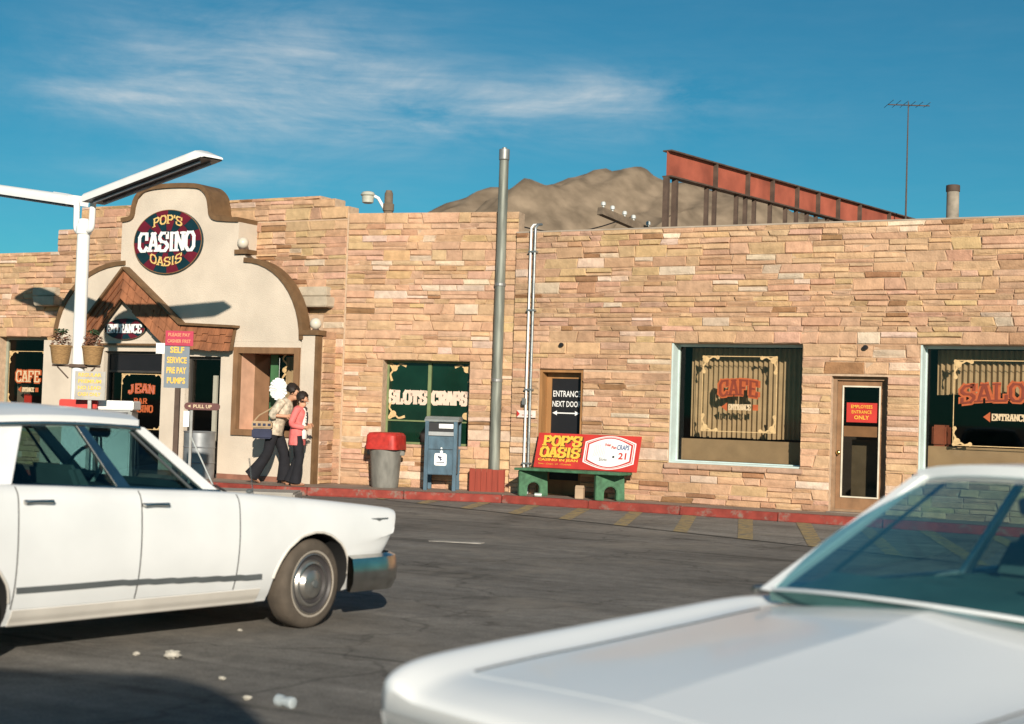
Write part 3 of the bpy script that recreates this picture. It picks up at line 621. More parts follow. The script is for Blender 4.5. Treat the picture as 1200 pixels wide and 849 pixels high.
# employees' door
x0, x1, z0, z1 = H_EMP
m = MB(); frame_bars(m, x0+.003, x1-.003, z0+.001, z1-.003, .10, .22, .055); d2 = m.build('door', mat('weathered door frame', (.27, .17, .10), .7, .25, 6), CAFE)
m = MB(); frame_bars(m, x0+.06, x1-.06, z0+.02, z1-.06, .15, .20, .085); m.box(x0+.146, x1-.146, .15, .199, z0+.02, z0+.24); m.build('door_leaf', mat('brown door leaf', (.26, .14, .07), .6, .2, 6), d2)
m = MB(); frame_bars(m, x0+.135, x1-.135, z0+.235, z1-.14, .135, .152, .022); m.build('pale_glazing_bead', mat('pale bead', (.66, .60, .48), .6), d2)
MB().poly([(x0+.155, .17, z0+.255), (x1-.155, .17, z0+.255), (x1-.155, .17, z1-.16), (x0+.155, .17, z1-.16)]).build('pane', M_GLASS, d2, recalc=False)
MB().box(x0+.157, x1-.157, .175, .19, 1.30, 1.46).build('push_rail', mat('brown push rail', (.36, .19, .10), .6), d2)
m = MB(); m.lathe([(.012, 0), (.014, .04), (.033, .055), (.036, .075), (.02, .09), (0.001, .092)], 14, (x0+.105, .15, 1.05), 'y'); m.build('knob', mat('brass', (.62, .42, .16), .25, .1, 6, metal=1), d2, smooth=50)
MB().box(x0+.2, x1-.2, .5, .54, .3, 1.25).build('inner_screen', mat('dusty screen', (.11, .09, .06), .8, .3, 3), d2)
MB().box(x0-.02, x1+.02, -.06, .12, .131, .150).build('threshold', mat('threshold', (.2, .16, .13), .8), d2)
es = thing('door_sign', 'red sign with yellow lettering EMPLOYEES ENTRANCE ONLY on the glass door', 'sign', (-12.2+x0+.2, 22.5+.165, 1.52))
MB().box(0, .47, -.012, .0, 0, .30).build('panel', M_SIGNRED, es)
m = MB(); sans(m, 'EMPLOYEES', .07, .215, .33, .052, -.012, .01); sans(m, 'ENTRANCE', .08, .135, .31, .05, -.012, .01); sans(m, 'ONLY', .12, .045, .23, .062, -.012, .02); m.build('lettering', M_YELLOW, es, recalc=False)
# small dark fittings set in the wall
for (x, z) in ((6.10, 2.66), (.94, 2.66)):
    MB().lathe([(.035, -.0), (.04, .05), (.03, .075), (.001, .076)], 12, (x, -.005, z), 'y').build('wall_fitting', M_BLACK, CAFE, smooth=50)
# coping on the parapets
MB().box(-.01, 17.51, .0, .35, 4.583, 4.605).build('coping', mat('roof edge flashing', (.36, .30, .24), .7, .2, 3), CAFE)

# slots window (angled wall)
x0, x1, z0, z1 = H_SLOT
m = MB(); frame_bars(m, x0+.003, x1-.003, z0+.003, z1-.003, .20, .26, .035); m.box((x0+x1)/2-.03, (x0+x1)/2+.03, .19, .259, z0+.04, z1-.04); m.box(x0+.04, (x0+x1)/2-.031, .20, .258, z0+.40, z0+.425); m.box((x0+x1)/2+.031, x1-.04, .20, .258, z0+.40, z0+.425)
ws = m.build('window', mat('olive window frame', (.16, .20, .09), .5, .15, 8), CAS, rot=(0, 0, ANG))
for i in range(2):
    for (a, b) in ((z0+.036, z0+.399), (z0+.426, z1-.04)):
        xa = x0+.04 if i == 0 else (x0+x1)/2+.031; xb = (x0+x1)/2-.031 if i == 0 else x1-.04
        MB().box(xa, xb, .225, .235, a, b).build('pane', M_DKGREEN, ws)
m = MB()
for (xa, xb, wd) in ((x0+.03, (x0+x1)/2-.05, 'SLOTS'), ((x0+x1)/2+.045, x1-.10, 'CRAPS')): slab(m, wd, xa, 1.60, xb-xa, .21, .222, .27, fat=1.25, thick=0)
m.build('lettering', mat('pale pink lettering', (.66, .50, .40), .5, .1, 10), ws, recalc=False)
m = MB()
for (X, sx) in ((x0+.04, 1), (x1-.04, -1)):
    for (Z, sz) in ((z0+.44, 1), (z1-.05, -1)):
        m = MB()
        for fl in (0, 1):
            P = [(.04, .07), (.12, .05), (.42, .2), (.66, .05), (1.05, .16)]; P = [(b, a) if fl else (a, b) for a, b in P]
            ribbon(m, [(X+sx*a*.3, Z+sz*b*.3) for a, b in P], [.05, .035, .03, .03, .05], .2215-.0006*fl)
        disc(m, X+sx*.09, Z+sz*.085, .06, .2195); m.build('gilt_scroll', MATS['gilt paint'], ws, recalc=False)
MB().box(x0-.02, x1+.02, -.05, .19, z0-.05, z0-.004).build('stone_sill', MATS['sill sandstone'], ws, bevel=.01)
# left-hand window beyond the entrance
x0, x1, z0, z1 = -8.6, -7.23, .8, 2.71
m = MB(); frame_bars(m, x0+.003, x1-.003, z0+.003, z1-.003, .2, .26, .05); wl = m.build('window', mat('grey green window frame', (.30, .31, .24), .6), CAS)
MB().poly([(x0+.05, .23, z0+.05), (x1-.05, .23, z0+.05), (x1-.05, .23, z1-.05), (x0+.05, .23, z1-.05)]).build('pane', M_GLASS, wl, recalc=False)
scroll_frame(MB(), x0+.08, x1-.1, z0+.5, z1-.28, .222, .24).build('gilt_scrollwork', MATS['gilt paint'], wl, recalc=False)
m = MB(); m.m = 1; slab(m, 'CAFE', x0+.3, 1.80, .68, .22, .222, .3, fat=1.6, thick=0); m.m = 0; slab(m, 'CAFE', x0+.3, 1.805, .68, .21, .214, .22, fat=.8, thick=0); arrow(m, x0+.36, x0+.94, 1.64, .08, .222); m.build('lettering', [M_CREAMP, M_ORANGE], wl, recalc=False)
MB().box(x0+.36, x0+.56, .4, .42, z0+.1, 1.55).build('red_banner', M_SIGNRED, wl)
MB().box(x0+.05, x0+.4, .5, .52, z0+.05, 1.75).build('grey_blind', mat('grey blind', (.15, .14, .12), .8), wl)

# ------------------------------------------------------------------ the curved cream front. Local y = 0 is the front face (world y 21.4)
FR = thing('false_front', 'cream stucco false front with brown curved cap around the casino entrance', 'facade', (-19.0, 21.4, 0))
fx = lambda X: X+19.0
ops = [(fx(-20.51), fx(-19.06), .0, 2.42), (fx(-18.48), fx(-17.66), .0, 2.34), (fx(-17.25), fx(-15.87), 1.02, 2.43)]
m = wall_body(MB(), fx(-22.1), fx(-15.86), 0, 2.62, .22, ops); m.build('wall', M_STUCCO, FR)
def arc_pts(x0, z0, x1, z1, n=12):       # quarter ellipse from (x0,z0) level out to (x1,z1) plumb
    return [(x0+(x1-x0)*math.sin(t*math.pi/2/n), z1+(z0-z1)*math.cos(t*math.pi/2/n)) for t in range(n+1)]
rarc = arc_pts(fx(-17.2), 4.06, fx(-15.90), 2.66); larc = arc_pts(fx(-20.05), 4.06, fx(-21.75), 2.66)
topc = [(fx(-17.36), 4.80), (fx(-17.62), 4.815), (fx(-17.92), 4.85), (fx(-18.04), 4.95), (fx(-18.075), 5.10), (fx(-18.12), 5.28), (fx(-18.24), 5.41), (fx(-18.42), 5.465), (fx(-18.95), 5.49), (fx(-19.42), 5.475), (fx(-19.66), 5.42), (fx(-19.80), 5.30), (fx(-19.85), 5.16), (fx(-19.875), 5.0), (fx(-19.95), 4.91), (fx(-20.18), 4.88)]
out = [(fx(-15.90), 2.621)]+rarc[::-1]+[(fx(-17.2), 4.2), (fx(-17.36), 4.2)]+topc+[(fx(-20.18), 4.06)]+larc+[(fx(-21.75), 2.621)]
MB().prism([(x, -.003, z) for x, z in out], (0, .2, 0)).build('curved_gable', M_STUCCO, FR)
MB().prism([(x, .2, z) for x, z in [(topc[0][0], 4.0)]+topc+[(topc[-1][0], 4.0)]], (0, .34, 0)).build('gable_depth', M_STUCCO, FR)
def cap_strip(path, t, ya, yb, name):
    m = MB(); P = [Vector((x, z)) for x, z in path]; n = len(P); A, B = [], []
    for i, p in enumerate(P):
        d = (P[min(i+1, n-1)]-P[max(i-1, 0)]).normalized(); nn = Vector((d.y, -d.x)); 
        A.append(p); B.append(p+nn*t)
    for (a, b, c, d) in zip(A, A[1:], B, B[1:]):
        m.hexa([(a.x, ya, a.y), (b.x, ya, b.y), (d.x, ya, d.y), (c.x, ya, c.y)], [(a.x, yb, a.y), (b.x, yb, b.y), (d.x, yb, d.y), (c.x, yb, c.y)])
    return m.build(name, M_BROWN, FR)
tp = [tuple(p) for p in catmull(topc, 3)]
cap_strip(tp[::-1], -.085, -.05, .53, 'cap')
cap_strip([tuple(p) for p in rarc], -.085, -.04, .21, 'arch_trim'); cap_strip([tuple(p) for p in larc], .085, -.04, .21, 'arch_trim')
MB().box(fx(-17.40), fx(-17.10), -.06, .22, 4.21, 4.29).build('cap_ledge', M_BROWN, FR)
# end pilaster with its cap
m = MB(); m.box(fx(-15.84), fx(-15.56), -.02, .14, .13, 2.74); m.build('pilaster', M_STUCCO, FR)
m = MB(); m.box(fx(-15.559), fx(-15.50), -.015, .12, .13, 2.74); m.box(fx(-15.88), fx(-15.46), -.06, .18, 2.745, 2.83); m.build('pilaster_trim', M_BROWN, FR)
for a_, b_ in ((-22.1, -20.53), (-17.64, -15.87), (-19.04, -18.5)): MB().box(fx(a_), fx(b_), -.022, -.001, .13, .22).build('skirting', mat('dull red skirting', (.26, .12, .08), .8, .2, 5), FR)
# display window
x0, x1, z0, z1 = ops[2]
m = MB(); frame_bars(m, x0-.09, x1+.0, z0-.09, z1+.09, -.05, .06, .11); dw = m.build('window', mat('brown timber frame', (.22, .12, .06), .65, .25, 6, stretch=(1, 1, .4)), FR)
MB().poly([(x0+.02, .45, z0+.02), (x1-.02, .45, z0+.02), (x1-.02, .45, z1-.02), (x0+.02, .45, z1-.02)]).build('pane', M_GLASS, dw, recalc=False)
m = MB(); m.box(x0-.02, x0+.02, .061, .9, z0-.02, z1+.02); m.box(x1-.015, x1+.02, .061, .9, z0-.02, z1+.02); m.box(x0+.021, x1-.016, .061, .9, z0-.02, z0+.01); m.box(x0+.021, x1-.016, .061, .9, z1-.01, z1+.02); m.build('reveal', mat('salmon reveal', (.62, .36, .24), .85, .15, 4), dw)
MB().box(x0+.42, x0+.58, .40, .44, z0+.02, z1-.02).build('green_post', mat('green post', (.05, .14, .06), .6), dw)
curtain(x0+.6, x1-.05, z0+.1, z1-.05, .62, .09).build('curtain', M_CURT, dw, smooth=70, recalc=False)
for (X, Z) in ((x0+.68, z1-.3), (x0+.68, z0+.75), (x0+.66, z0+.45)):
    m = MB(); ribbon(m, [(X, Z), (X+.07, Z+.1), (X-.02, Z+.2), (X+.05, Z+.3)], [.05, .03, .03, .05], .444); disc(m, X+.02, Z, .05, .4425)
    m.build('gilt_scroll', MATS['gilt paint'], dw, recalc=False)
# entrance window wall and door
x0, x1, z0, z1 = ops[0]
m = MB(); frame_bars(m, x0+.003, x1-.003, .14, z1-.003, .10, .2, .05); m.box(x0+.054, x1-.054, .10, .198, 2.02, 2.06); ew = m.build('window', mat('dark bronze frame', (.05, .045, .04), .5), FR)
MB().poly([(x0+.05, .15, .19), (x1-.05, .15, .19), (x1-.05, .15, 2.018), (x0+.05, .15, 2.018)]).build('pane', M_GLASS, ew, recalc=False)
MB().box(x0+.056, x1-.056, .12, .17, 2.062, 2.36).build('transom', M_BLACK, ew)
scroll_frame(MB(), x0+.34, x1-.06, .95, 2.0, .142, .2).build('gilt_scrollwork', MATS['gilt paint'], ew, recalc=False)
m = MB(); m.m = 1; slab(m, 'JEAN', x0+.52, 1.62, .66, .15, .142, .3, arc=.03, fat=1.5, thick=0); slab(m, 'BAR', x0+.66, 1.44, .34, .09, .142, .25, thick=0, fat=1.2); slab(m, 'CASINO', x0+.55, 1.28, .6, .12, .142, .25, thick=0, fat=1.2); m.m = 0; slab(m, 'JEAN', x0+.52, 1.622, .66, .145, .134, .2, arc=.03, fat=.6, thick=0); m.build('lettering', [mat('dusty rose lettering', (.5, .16, .12), .5), M_ORANGE], ew, recalc=False)
x0, x1, z0, z1 = ops[1]
m = MB(); frame_bars(m, x0+.003, x1-.003, .14, z1-.003, .10, .2, .05); ed = m.build('door', MATS['dark bronze frame'], FR)
MB().poly([(x0+.05, .15, .19), (x1-.05, .15, .19), (x1-.05, .15, z1-.05), (x0+.05, .15, z1-.05)]).build('pane', M_GLASS, ed, recalc=False)
MB().box(x1-.36, x1-.27, .24, .28, .15, 2.0).build('door_stile', M_WHITE, ed)
MB().box(x1-.14, x1-.05, .24, .3, .15, 2.2).build('inner_stone_jamb', M_TAN, ed)
m = MB(); m.box(fx(-20.62), fx(-19.0), -.10, -.005, 2.53, 2.565); m.build('sign_ledge', M_BROWN, FR)
# timber shake canopy: a gable band with a level tail, built from single shakes on sloping boards
CANX = -.16
GAB = thing('shake_canopy', 'gabled canopy band of brown wooden shakes over the casino entrance', 'canopy', (-19.33, 21.4, .04))
def shake_run(p, q, drop, lean, n, rows=3):
    """band from p to q along its upper edge (x,z); drop is the vertical width; lower edge comes forward by lean"""
    p = Vector(p); q = Vector(q)
    for r_ in range(rows):
        for i in range(n):
            a = i/n; b = (i+1)/n; j0, j1 = r_/rows, (r_+1)/rows+.08/rows*1.2; dz = rng.uniform(-.025, .02)
            P = []
            for (t, j) in ((a, j0), (b, j0), (b, j1), (a, j1)):
                u = p+(q-p)*t; P.append(Vector((u.x+(.0), CANX+.06-lean*(1-0)*0-lean*j-.012*(rows-r_)*0, u.y-drop*j-(dz if j == j1 else 0))))
            g = (P[1]-P[0])*.03
            P[0] += g; P[3] += g; P[1] -= g; P[2] -= g
            lift = Vector((0, -.022-rng.uniform(0, .012), 0)); bk = Vector((0, .02, 0))
            m = MB(); m.hexa([P[0], P[1], P[2]+bk*.2, P[3]+bk*.2], [P[0]-bk*.2, P[1]-bk*.2, P[2]+lift, P[3]+lift]); m.build('shake', M_SHAKE, GAB)
    m = MB(); e = Vector((0, .03, 0)); pv = [Vector((p.x, CANX+.03+.06, p.y)), Vector((q.x, CANX+.09, q.y)), Vector((q.x, CANX+.09-lean, q.y-drop)), Vector((p.x, CANX+.09-lean, p.y-drop))]
    m.prism(pv, (0, .06, 0)); m.build('backing_board', M_BROWN, GAB)
shake_run((fx(-19.63), 3.94), (fx(-18.22), 2.87), .56, .10, 9)
shake_run((fx(-20.78), 2.72), (fx(-19.64), 3.93), .56, .10, 8)
shake_run((fx(-18.21), 2.87), (fx(-16.98), 2.82), .41, .10, 9)
m = MB()
for (p, q) in (((fx(-19.63), 3.96), (fx(-18.20), 2.895)), ((fx(-20.80), 2.73), (fx(-19.64), 3.955)), ((fx(-18.19), 2.895), (fx(-16.92), 2.845))): m.bar((p[0], CANX+.08, p[1]), (q[0], CANX+.08, q[1]), .20, .045)
m.build('ridge_board', M_BROWN, GAB)
for x in (-20.6, -19.63, -18.2, -17.1): MB().box(fx(x)-.05, fx(x)+.05, CANX+.151, -.006, 2.56 if x != -19.63 else 3.45, 2.68 if x != -19.63 else 3.57).build('bracket', M_BROWN, GAB)

# globes on the cap ledges
for (X, Z, y, lb) in ((-17.27, 4.29, 21.42, 'frosted ball lamp on the ledge beside the round casino sign'), (-15.68, 2.83, 21.55, 'frosted ball lamp on the pilaster at the corner of the cream front')):
    g = thing('globe_lamp', lb, 'lamp', (X, y, Z), group='frosted globe lamps'); MB().ball((0, 0, .125), .105, 18).build('globe', M_GLOBE, g, smooth=60); MB().lathe([(.06, 0), (.065, .015), (.045, .03), (.04, .045)], 14).build('base', M_DKSTEEL, g)
# oval casino sign
def oval_sign(name, label, loc, a, b, rings, sect, words):
    g = thing(name, label, 'sign', loc); n = sect*4
    m = MB(); m.prism([(a*math.cos(2*math.pi*i/64), 0, b*math.sin(2*math.pi*i/64)) for i in range(64)], (0, .05, 0)); m.build('panel', M_TEAL, g)
    rr = random.Random(5); radii = [0]+rings
    for k in range(len(rings)):
        for s in range(sect):
            mt = M_MAROON if (s+k) % 2 == 0 else M_TEAL
            m = MB(); t0 = 2*math.pi*(s+.03+.25*(k % 2))/sect; t1 = 2*math.pi*(s+.97+.25*(k % 2))/sect; r_a, r_b = radii[k]+.008, rings[k]-.008
            P = [(a*r_a*math.cos(t0+(t1-t0)*i/4), -.004, b*r_a*math.sin(t0+(t1-t0)*i/4)) for i in range(5)]; Q = [(a*r_b*math.cos(t0+(t1-t0)*i/4), -.004, b*r_b*math.sin(t0+(t1-t0)*i/4)) for i in range(5)]
            m.grid([P, Q]); m.build('glass_segment', mt, g, recalc=False)
    m = MB()
    for i in range(72):
        t0, t1 = 2*math.pi*i/72, 2*math.pi*(i+1)/72; m.poly([(a*r_*math.cos(t), -.006, b*r_*math.sin(t)) for r_, t in ((.985, t0), (.985, t1), (1.0, t1), (1.0, t0))])
    m.build('gilt_rim', mat('dull gold line', (.30, .16, .06), .5), g, recalc=False)
    for (w, x, z, wd, h, arc, mt, fat) in words:
        m = MB(); slab(m, w, x, z, wd, h, -.010, .26, arc=arc, fat=fat); m.build('lettering', mt, g, recalc=False)
    return g
oval_sign('oval_sign', 'large oval sign of maroon and dark teal segments lettered CASINO on the cream front', (-18.985, 21.395-.06, 4.475), .825, .60, [.34, .68, 1.0], 16,
  [("CASINO", -.70, -.17, 1.38, .33, .0, M_WHITE, .88), ("POP'S", -.36, .27, .72, .15, .07, M_GOLD, .9), ("OASIS", -.40, -.36, .78, .15, -.09, M_GOLD, .9)])
oval_sign('entrance_sign', 'small oval sign lettered ENTRANCE under the shake gable', (-19.96, 21.34, 2.84), .50, .20, [.5, 1.0], 14,
  [("ENTRANCE", -.44, -.07, .88, .15, 0, M_WHITE, 1.0)])

# ------------------------------------------------------------------ street furniture along the wall
AW = ANG                               # the angled wall's heading
# litter bin
g = thing('litter_bin', 'grey plastic bin with red square swing lid beside the green window', 'bin', (-14.27, 21.80, .13), AW)
MB().lathe([(.225, 0), (.235, .03), (.275, .60), (.285, .62), (.285, .68), (.27, .68), (.22, .05)], 28).build('can', M_GREYP, g, smooth=40)
for s in (-1, 1): MB().box(-.045, .045, -.02, .02, -.04, .04).build('handle', M_GREYP, g, loc=(s*.305, 0, .60), bevel=.012)
m = MB(); sq = lambda r, z: [(r*math.copysign(abs(math.cos(t))**.35, math.cos(t)), r*math.copysign(abs(math.sin(t))**.35, math.sin(t)), z) for t in [2*math.pi*(i+.5)/32 for i in range(32)]]
for (a, za), (b, zb) in zip(((.30, .66), (.30, .70), (.285, .90), (.25, .945)), ((.30, .70), (.285, .90), (.25, .945), (.19, .955))): m.grid([sq(a, za)+sq(a, za)[:1], sq(b, zb)+sq(b, zb)[:1]])
m.poly(sq(.19, .955)); m.build('lid', M_REDP, g, smooth=35)
MB().box(-.17, .17, -.297, -.288, .73, .88).build('flap', M_REDP, g, bevel=.004)
# mailbox
g = thing('mailbox', 'blue grey steel street mailbox on four legs with white emblem on its front', 'mailbox', (-13.27, 22.05, .13), AW+R(12))
W2, D2 = .275, .27
m = MB(); m.box(-W2+.03, W2-.03, -D2+.02, D2-.02, .27, 1.16); m.build('body', M_MAIL, g, bevel=.01)
for sx in (-1, 1):
    for sy in (-1, 1):
        m = MB(); x, y = sx*(W2-.03), sy*(D2-.02)
        m.box(x-.032, x+.032, y-.032, y+.032, 0, 1.20 if sy < 0 else 1.24); m.build('leg', M_MAIL, g, bevel=.006)
m = MB(); pr = [(-D2-.02, 1.17), (-D2-.02, 1.20), (-.15, 1.255), (D2+.01, 1.262), (D2+.01, 1.17)]; m.prism([(-W2-.02, y, z) for y, z in pr], (2*W2+.04, 0, 0)); m.build('hood', mat('mailbox hood', (.22, .24, .24), .5, .15, 5), g, bevel=.01)
MB().box(-W2+.05, W2-.05, -D2-.0, -D2+.019, .93, 1.155).build('chute_recess', M_BLACK, g)
m = MB(); m.hexa([(-W2+.06, -D2-.004, .935), (W2-.06, -D2-.004, .935), (W2-.06, -D2+.012, .935), (-W2+.06, -D2+.012, .935)], [(-W2+.06, -D2-.035, 1.00), (W2-.06, -D2-.035, 1.00), (W2-.06, -D2-.02, 1.0), (-W2+.06, -D2-.02, 1.0)]); m.build('pull_door', mat('pale chute door', (.44, .46, .47), .5), g)
MB().box(-.04, W2-.07, -D2-.006, -D2-.001, 1.06, 1.135).build('notice', M_WHITE, g)
MB().box(-W2+.07, W2-.07, -D2+.006, -D2+.0195, .70, .706).build('panel_seam', M_BLACK, g)
m = MB(); P = []
for (cx_, cz_, a0) in ((.075, .075, 0), (-.075, .075, 90), (-.075, -.075, 180), (.075, -.075, 270)):
    P += [(cx_+.03*math.cos(R(a0+t)), -D2+.012, .53+cz_+.03*math.sin(R(a0+t))) for t in (0, 30, 60, 90)]
m.prism(P, (0, .008, 0)); m.build('emblem', M_WHITE, g)
m = MB(); y = -D2+.010; m.poly([(-.055, y, .60), (-.01, y, .58), (.03, y, .575), (.005, y, .55), (.03, y, .53), (-.005, y, .50), (-.01, y, .54), (-.04, y, .56)]); m.poly([(-.07, y-.001, .475), (.07, y-.001, .475), (.07, y-.001, .488), (-.07, y-.001, .488)]); m.build('eagle_mark', mat('navy mark', (.02, .03, .07), .5), g, recalc=False)
m = MB(); disc(m, .015, .66, .026, -D2+.013, 14); disc(m, .012, .72, .016, -D2+.0125, 12); m.build('lock_plate', M_WHITE, g, recalc=False)
# red box around the pole foot, tall pole
g = thing('planter_box', 'oxblood red wooden box around the foot of the tall steel pole', 'box', (-12.62, 22.52, .13), AW+R(12))
n = 7
for s, (ax, L) in enumerate((((1, 0), .58), ((0, 1), .5), ((1, 0), .58), ((0, 1), .5))):
    k = 6 if s % 2 == 0 else 5
    for i in range(k):
        u = -L/2+L*i/k; v = L/k-.004; o_ = (.25, .29, .25, .29)[s]*(-1 if s in (0, 3) else 1); hh = .385+rng.uniform(-.006, .006)
        m = MB(); (m.box(u, u+v, o_-.012, o_+.012, 0, hh) if s % 2 == 0 else m.box(o_-.012, o_+.012, u+.014, u+v-.014 if i == k-1 else u+v, 0, hh)); m.build('plank', M_REDBR, g)
MB().box(-.276, .276, -.236, .236, .0, .33).build('fill', mat('packed earth', (.14, .09, .06), .95, .3, 8), g)
g = thing('steel_pole', 'tall bare galvanised steel pole rising from the red box', 'pole', (-12.47, 22.45, .46))
MB().lathe([(.094, 0), (.090, 2.0), (.086, 4.0), (.081, 5.38)], 20).build('shaft', mat('weathered pole', (.20, .21, .18), .6, .42, 3, metal=.35, stretch=(5, 5, .5)), g, smooth=40)
MB().lathe([(.083, 5.385), (.092, 5.40), (.092, 5.56), (.088, 5.575), (.04, 5.58), (.04, 5.605), (.0, 5.61)], 20).build('cap', M_STEEL, g, smooth=30)
for z in (1.55, 3.2): MB().lathe([(.093, z), (.099, z+.01), (.099, z+.05), (.093, z+.06)], 20).build('band', M_STEEL, g)
# conduits and small wall sign
g = thing('conduit_pipes', 'pair of thin grey conduits climbing the stone wall beside the black door', 'pipe', (-11.83, 22.42, .13))
for x, r_, mt in ((-.05, .018, M_WHITE), (.03, .024, M_GALV)):
    MB().tube([(x, 0, 0), (x, 0, 4.40), (x, 0, 4.52), (x+.01, .06, 4.58), (x+.01, .2, 4.60)], r_, 10).build('conduit', mt, g, smooth=50)
for z in (.5, 1.75, 3.1, 4.1): MB().box(-.085, .07, -.026, .05, z, z+.03).build('strap', M_GALV, g)
MB().box(-.11, -.04, -.05, .03, 1.50, 1.62).build('junction_box', M_STEEL, g, bevel=.01)
g = thing('wall_notice', 'small white and pink notice on the stone wall left of the black door', 'sign', (-12.06, 22.44, 1.42))
MB().box(0, .36, -.0, .012, 0, .12).build('panel', mat('pinkish white notice', (.72, .60, .54), .6, .15, 9), g)
m = MB(); m.poly([(.0, -.003, .0), (.06, -.003, .06), (.0, -.003, .12)]); m.build('red_corner', M_SIGNRED, g, recalc=False)
m = MB(); m.box(.10, .30, -.003, -.001, .03, .05); m.build('print_line', mat('faded print', (.40, .25, .22), .6), g)
# advertising bench
g = thing('advertising_bench', 'green concrete bench with slanting red sign back lettered for the casino', 'bench', (-10.78, 21.98, .13), R(-2))
BW = 1.02
for x in (-.70, .72):
    m = MB(); P = [(-.30, 0), (-.13, 0)]+[(-.13+.13*(1-math.cos(t*math.pi/10)), .0+.22*math.sin(t*math.pi/10)) for t in range(1, 10)]+[(.13, 0), (.30, 0), (.30, .30), (.24, .42), (-.30, .42)]
    P = [(-.30, 0), (-.13, 0), (-.13, .12)]+[(-.13*math.cos(t*math.pi/8), .12+.11*math.sin(t*math.pi/8)) for t in range(1, 8)]+[(.13, .12), (.13, 0), (.30, 0), (.28, .42), (-.30, .42)]
    m.prism([(-.05, y*.84, z) for y, z in P], (.10, 0, 0))
    m.build('leg', M_GREEN, g, loc=(x, 0, 0), rot=(0, 0, R(-42)), bevel=.012)
for k in range(3): MB().box(-BW+.1, BW, -.26+k*.16, -.26+k*.16+.148, .422, .462).build('seat_slat', M_GREEN, g, bevel=.006)
TI = R(-16); cy, cz = .17, .47
Tm = Matrix.Translation((.084, cy, cz)) @ Matrix.Rotation(TI, 4, 'X') @ Matrix.Diagonal((1.105, 1, 1, 1))
def back(mb): mb.T = Tm; return mb
back(MB()).box(-.80, .92, 0, .03, 0, .60).build('back_panel', M_SIGNRED, g, bevel=.004)
m = back(MB()); m.m = 1; slab(m, "POP'S", -.70, .385, .66, .155, -.006, .3, fat=1.25, thick=0); slab(m, "OASIS", -.72, .19, .68, .155, -.006, .3, fat=1.25, thick=0)
for i, q in enumerate(list(m.v)): m.v[i] = q+Vector((.015, .0035, -.014))
m.m = 0; slab(m, "POP'S", -.70, .385, .66, .155, -.0085, .26, fat=1.15, thick=0); slab(m, "OASIS", -.72, .19, .68, .155, -.0085, .26, fat=1.15, thick=0)
sans(m, 'CASINO IN JEAN', -.74, .105, .68, .055, -.003, .03); sans(m, 'Slots - Craps - 21 - Cocktails', -.72, .05, .56, .03, -.003, .005)
m.build('lettering', [M_YELLOW, mat('lettering shade', (.10, .04, .015), .6)], g, recalc=False)
def barrel(x0, x1, z0, z1, b, n=10):
    top = [(x0+(x1-x0)*i/n, z1-b+b*math.sin(math.pi*i/n)) for i in range(n+1)]; bot = [(x1-(x1-x0)*i/n, z0+b-b*math.sin(math.pi*i/n)) for i in range(n+1)]; return top+bot
m = back(MB())
for k, (ins, mi) in enumerate(((0, 1), (.022, 0), (.034, 1), (.046, 0), (.075, 1))):
    m.m = mi; m.poly([(x, -.003-.0015*k, z) for x, z in barrel(.02+ins*(1 if k < 4 else 1.0), .86-ins, .02+ins*.6, .585-ins*.6, .11)])
m.m = 0; m.build('white_plaque', [M_SIGNRED, M_WHITE], g, recalc=False)
for tx, a_, b_, w_, h_, bo, mt_ in (('21', .60, .20, .13, .11, .03, M_SIGNRED), ('Poker', .36, .41, .10, .05, .03, M_SIGNRED), ('Pan', .47, .37, .08, .05, .03, M_SIGNRED), ('CRAPS', .56, .355, .20, .085, .02, mat('plaque blue', (.05, .10, .25), .5)), ('Slots', .29, .16, .13, .055, 0, M_BLACK)):
    m = back(MB()); sans(m, tx, a_, b_, w_, h_, -.0105, bo); m.build('plaque_lettering', mt_, g, recalc=False)
m = back(MB()); disc(m, .52, .235, .02, -.0115); m.build('plaque_dot', M_BLACK, g, recalc=False)
m = back(MB())
for i in range(7):
    ribbon(m, [(.18+.03*i, .22+.01*(i % 3)), (.20+.028*i, .33), (.19+.03*i, .42+.012*(i % 2))], .006, -.0108-.0004*i)
m.build('slot_machine_sketch', mat('pale grey ink', (.50, .48, .45), .6), g, recalc=False)
for x in (-.62, .72): back(MB()).box(x, x+.05, .031, .07, -.06, .58).build('back_strut', M_GREEN, g)
b = thing('drink_can', 'small pale drink can lying under the green bench beside its arched leg', 'can', (-11.27, 21.80, .13), R(25)); MB().lathe([(.028, -.06), (.033, -.055), (.033, .055), (.028, .06)], 16, (0, 0, .034), 'x').build('can_body', mat('pale can', (.55, .62, .56), .35, .2, 12, metal=.4), b, smooth=40)
b = thing('paper_carton', 'small tan carton standing under the green bench', 'carton', (-10.62, 22.02, .13), R(10)); MB().box(-.07, .07, -.05, .05, 0, .17).build('carton_body', mat('carton board', (.42, .30, .20), .8), b, bevel=.006); MB().hexa([(-.07, -.05, .171), (.07, -.05, .171), (.07, .05, .171), (-.07, .05, .171)], [(-.07, -.006, .215), (.07, -.006, .215), (.07, .006, .215), (-.07, .006, .215)]).build('carton_top', MATS['carton board'], b)
# steel drum bin by the entrance
g = thing('steel_drum', 'dented grey steel drum standing beside the entrance door', 'drum', (-17.75, 21.0, .13))
MB().lathe([(.28, 0), (.285, .01), (.28, .03), (.28, .27), (.29, .285), (.28, .30), (.28, .55), (.29, .565), (.28, .58), (.28, .82), (.292, .84), (.28, .85), (.25, .84), (.24, .1), (.001, .1)], 30).build('drum_body', mat('grey drum', (.26, .27, .28), .45, .25, 4, metal=.5), g, smooth=30)
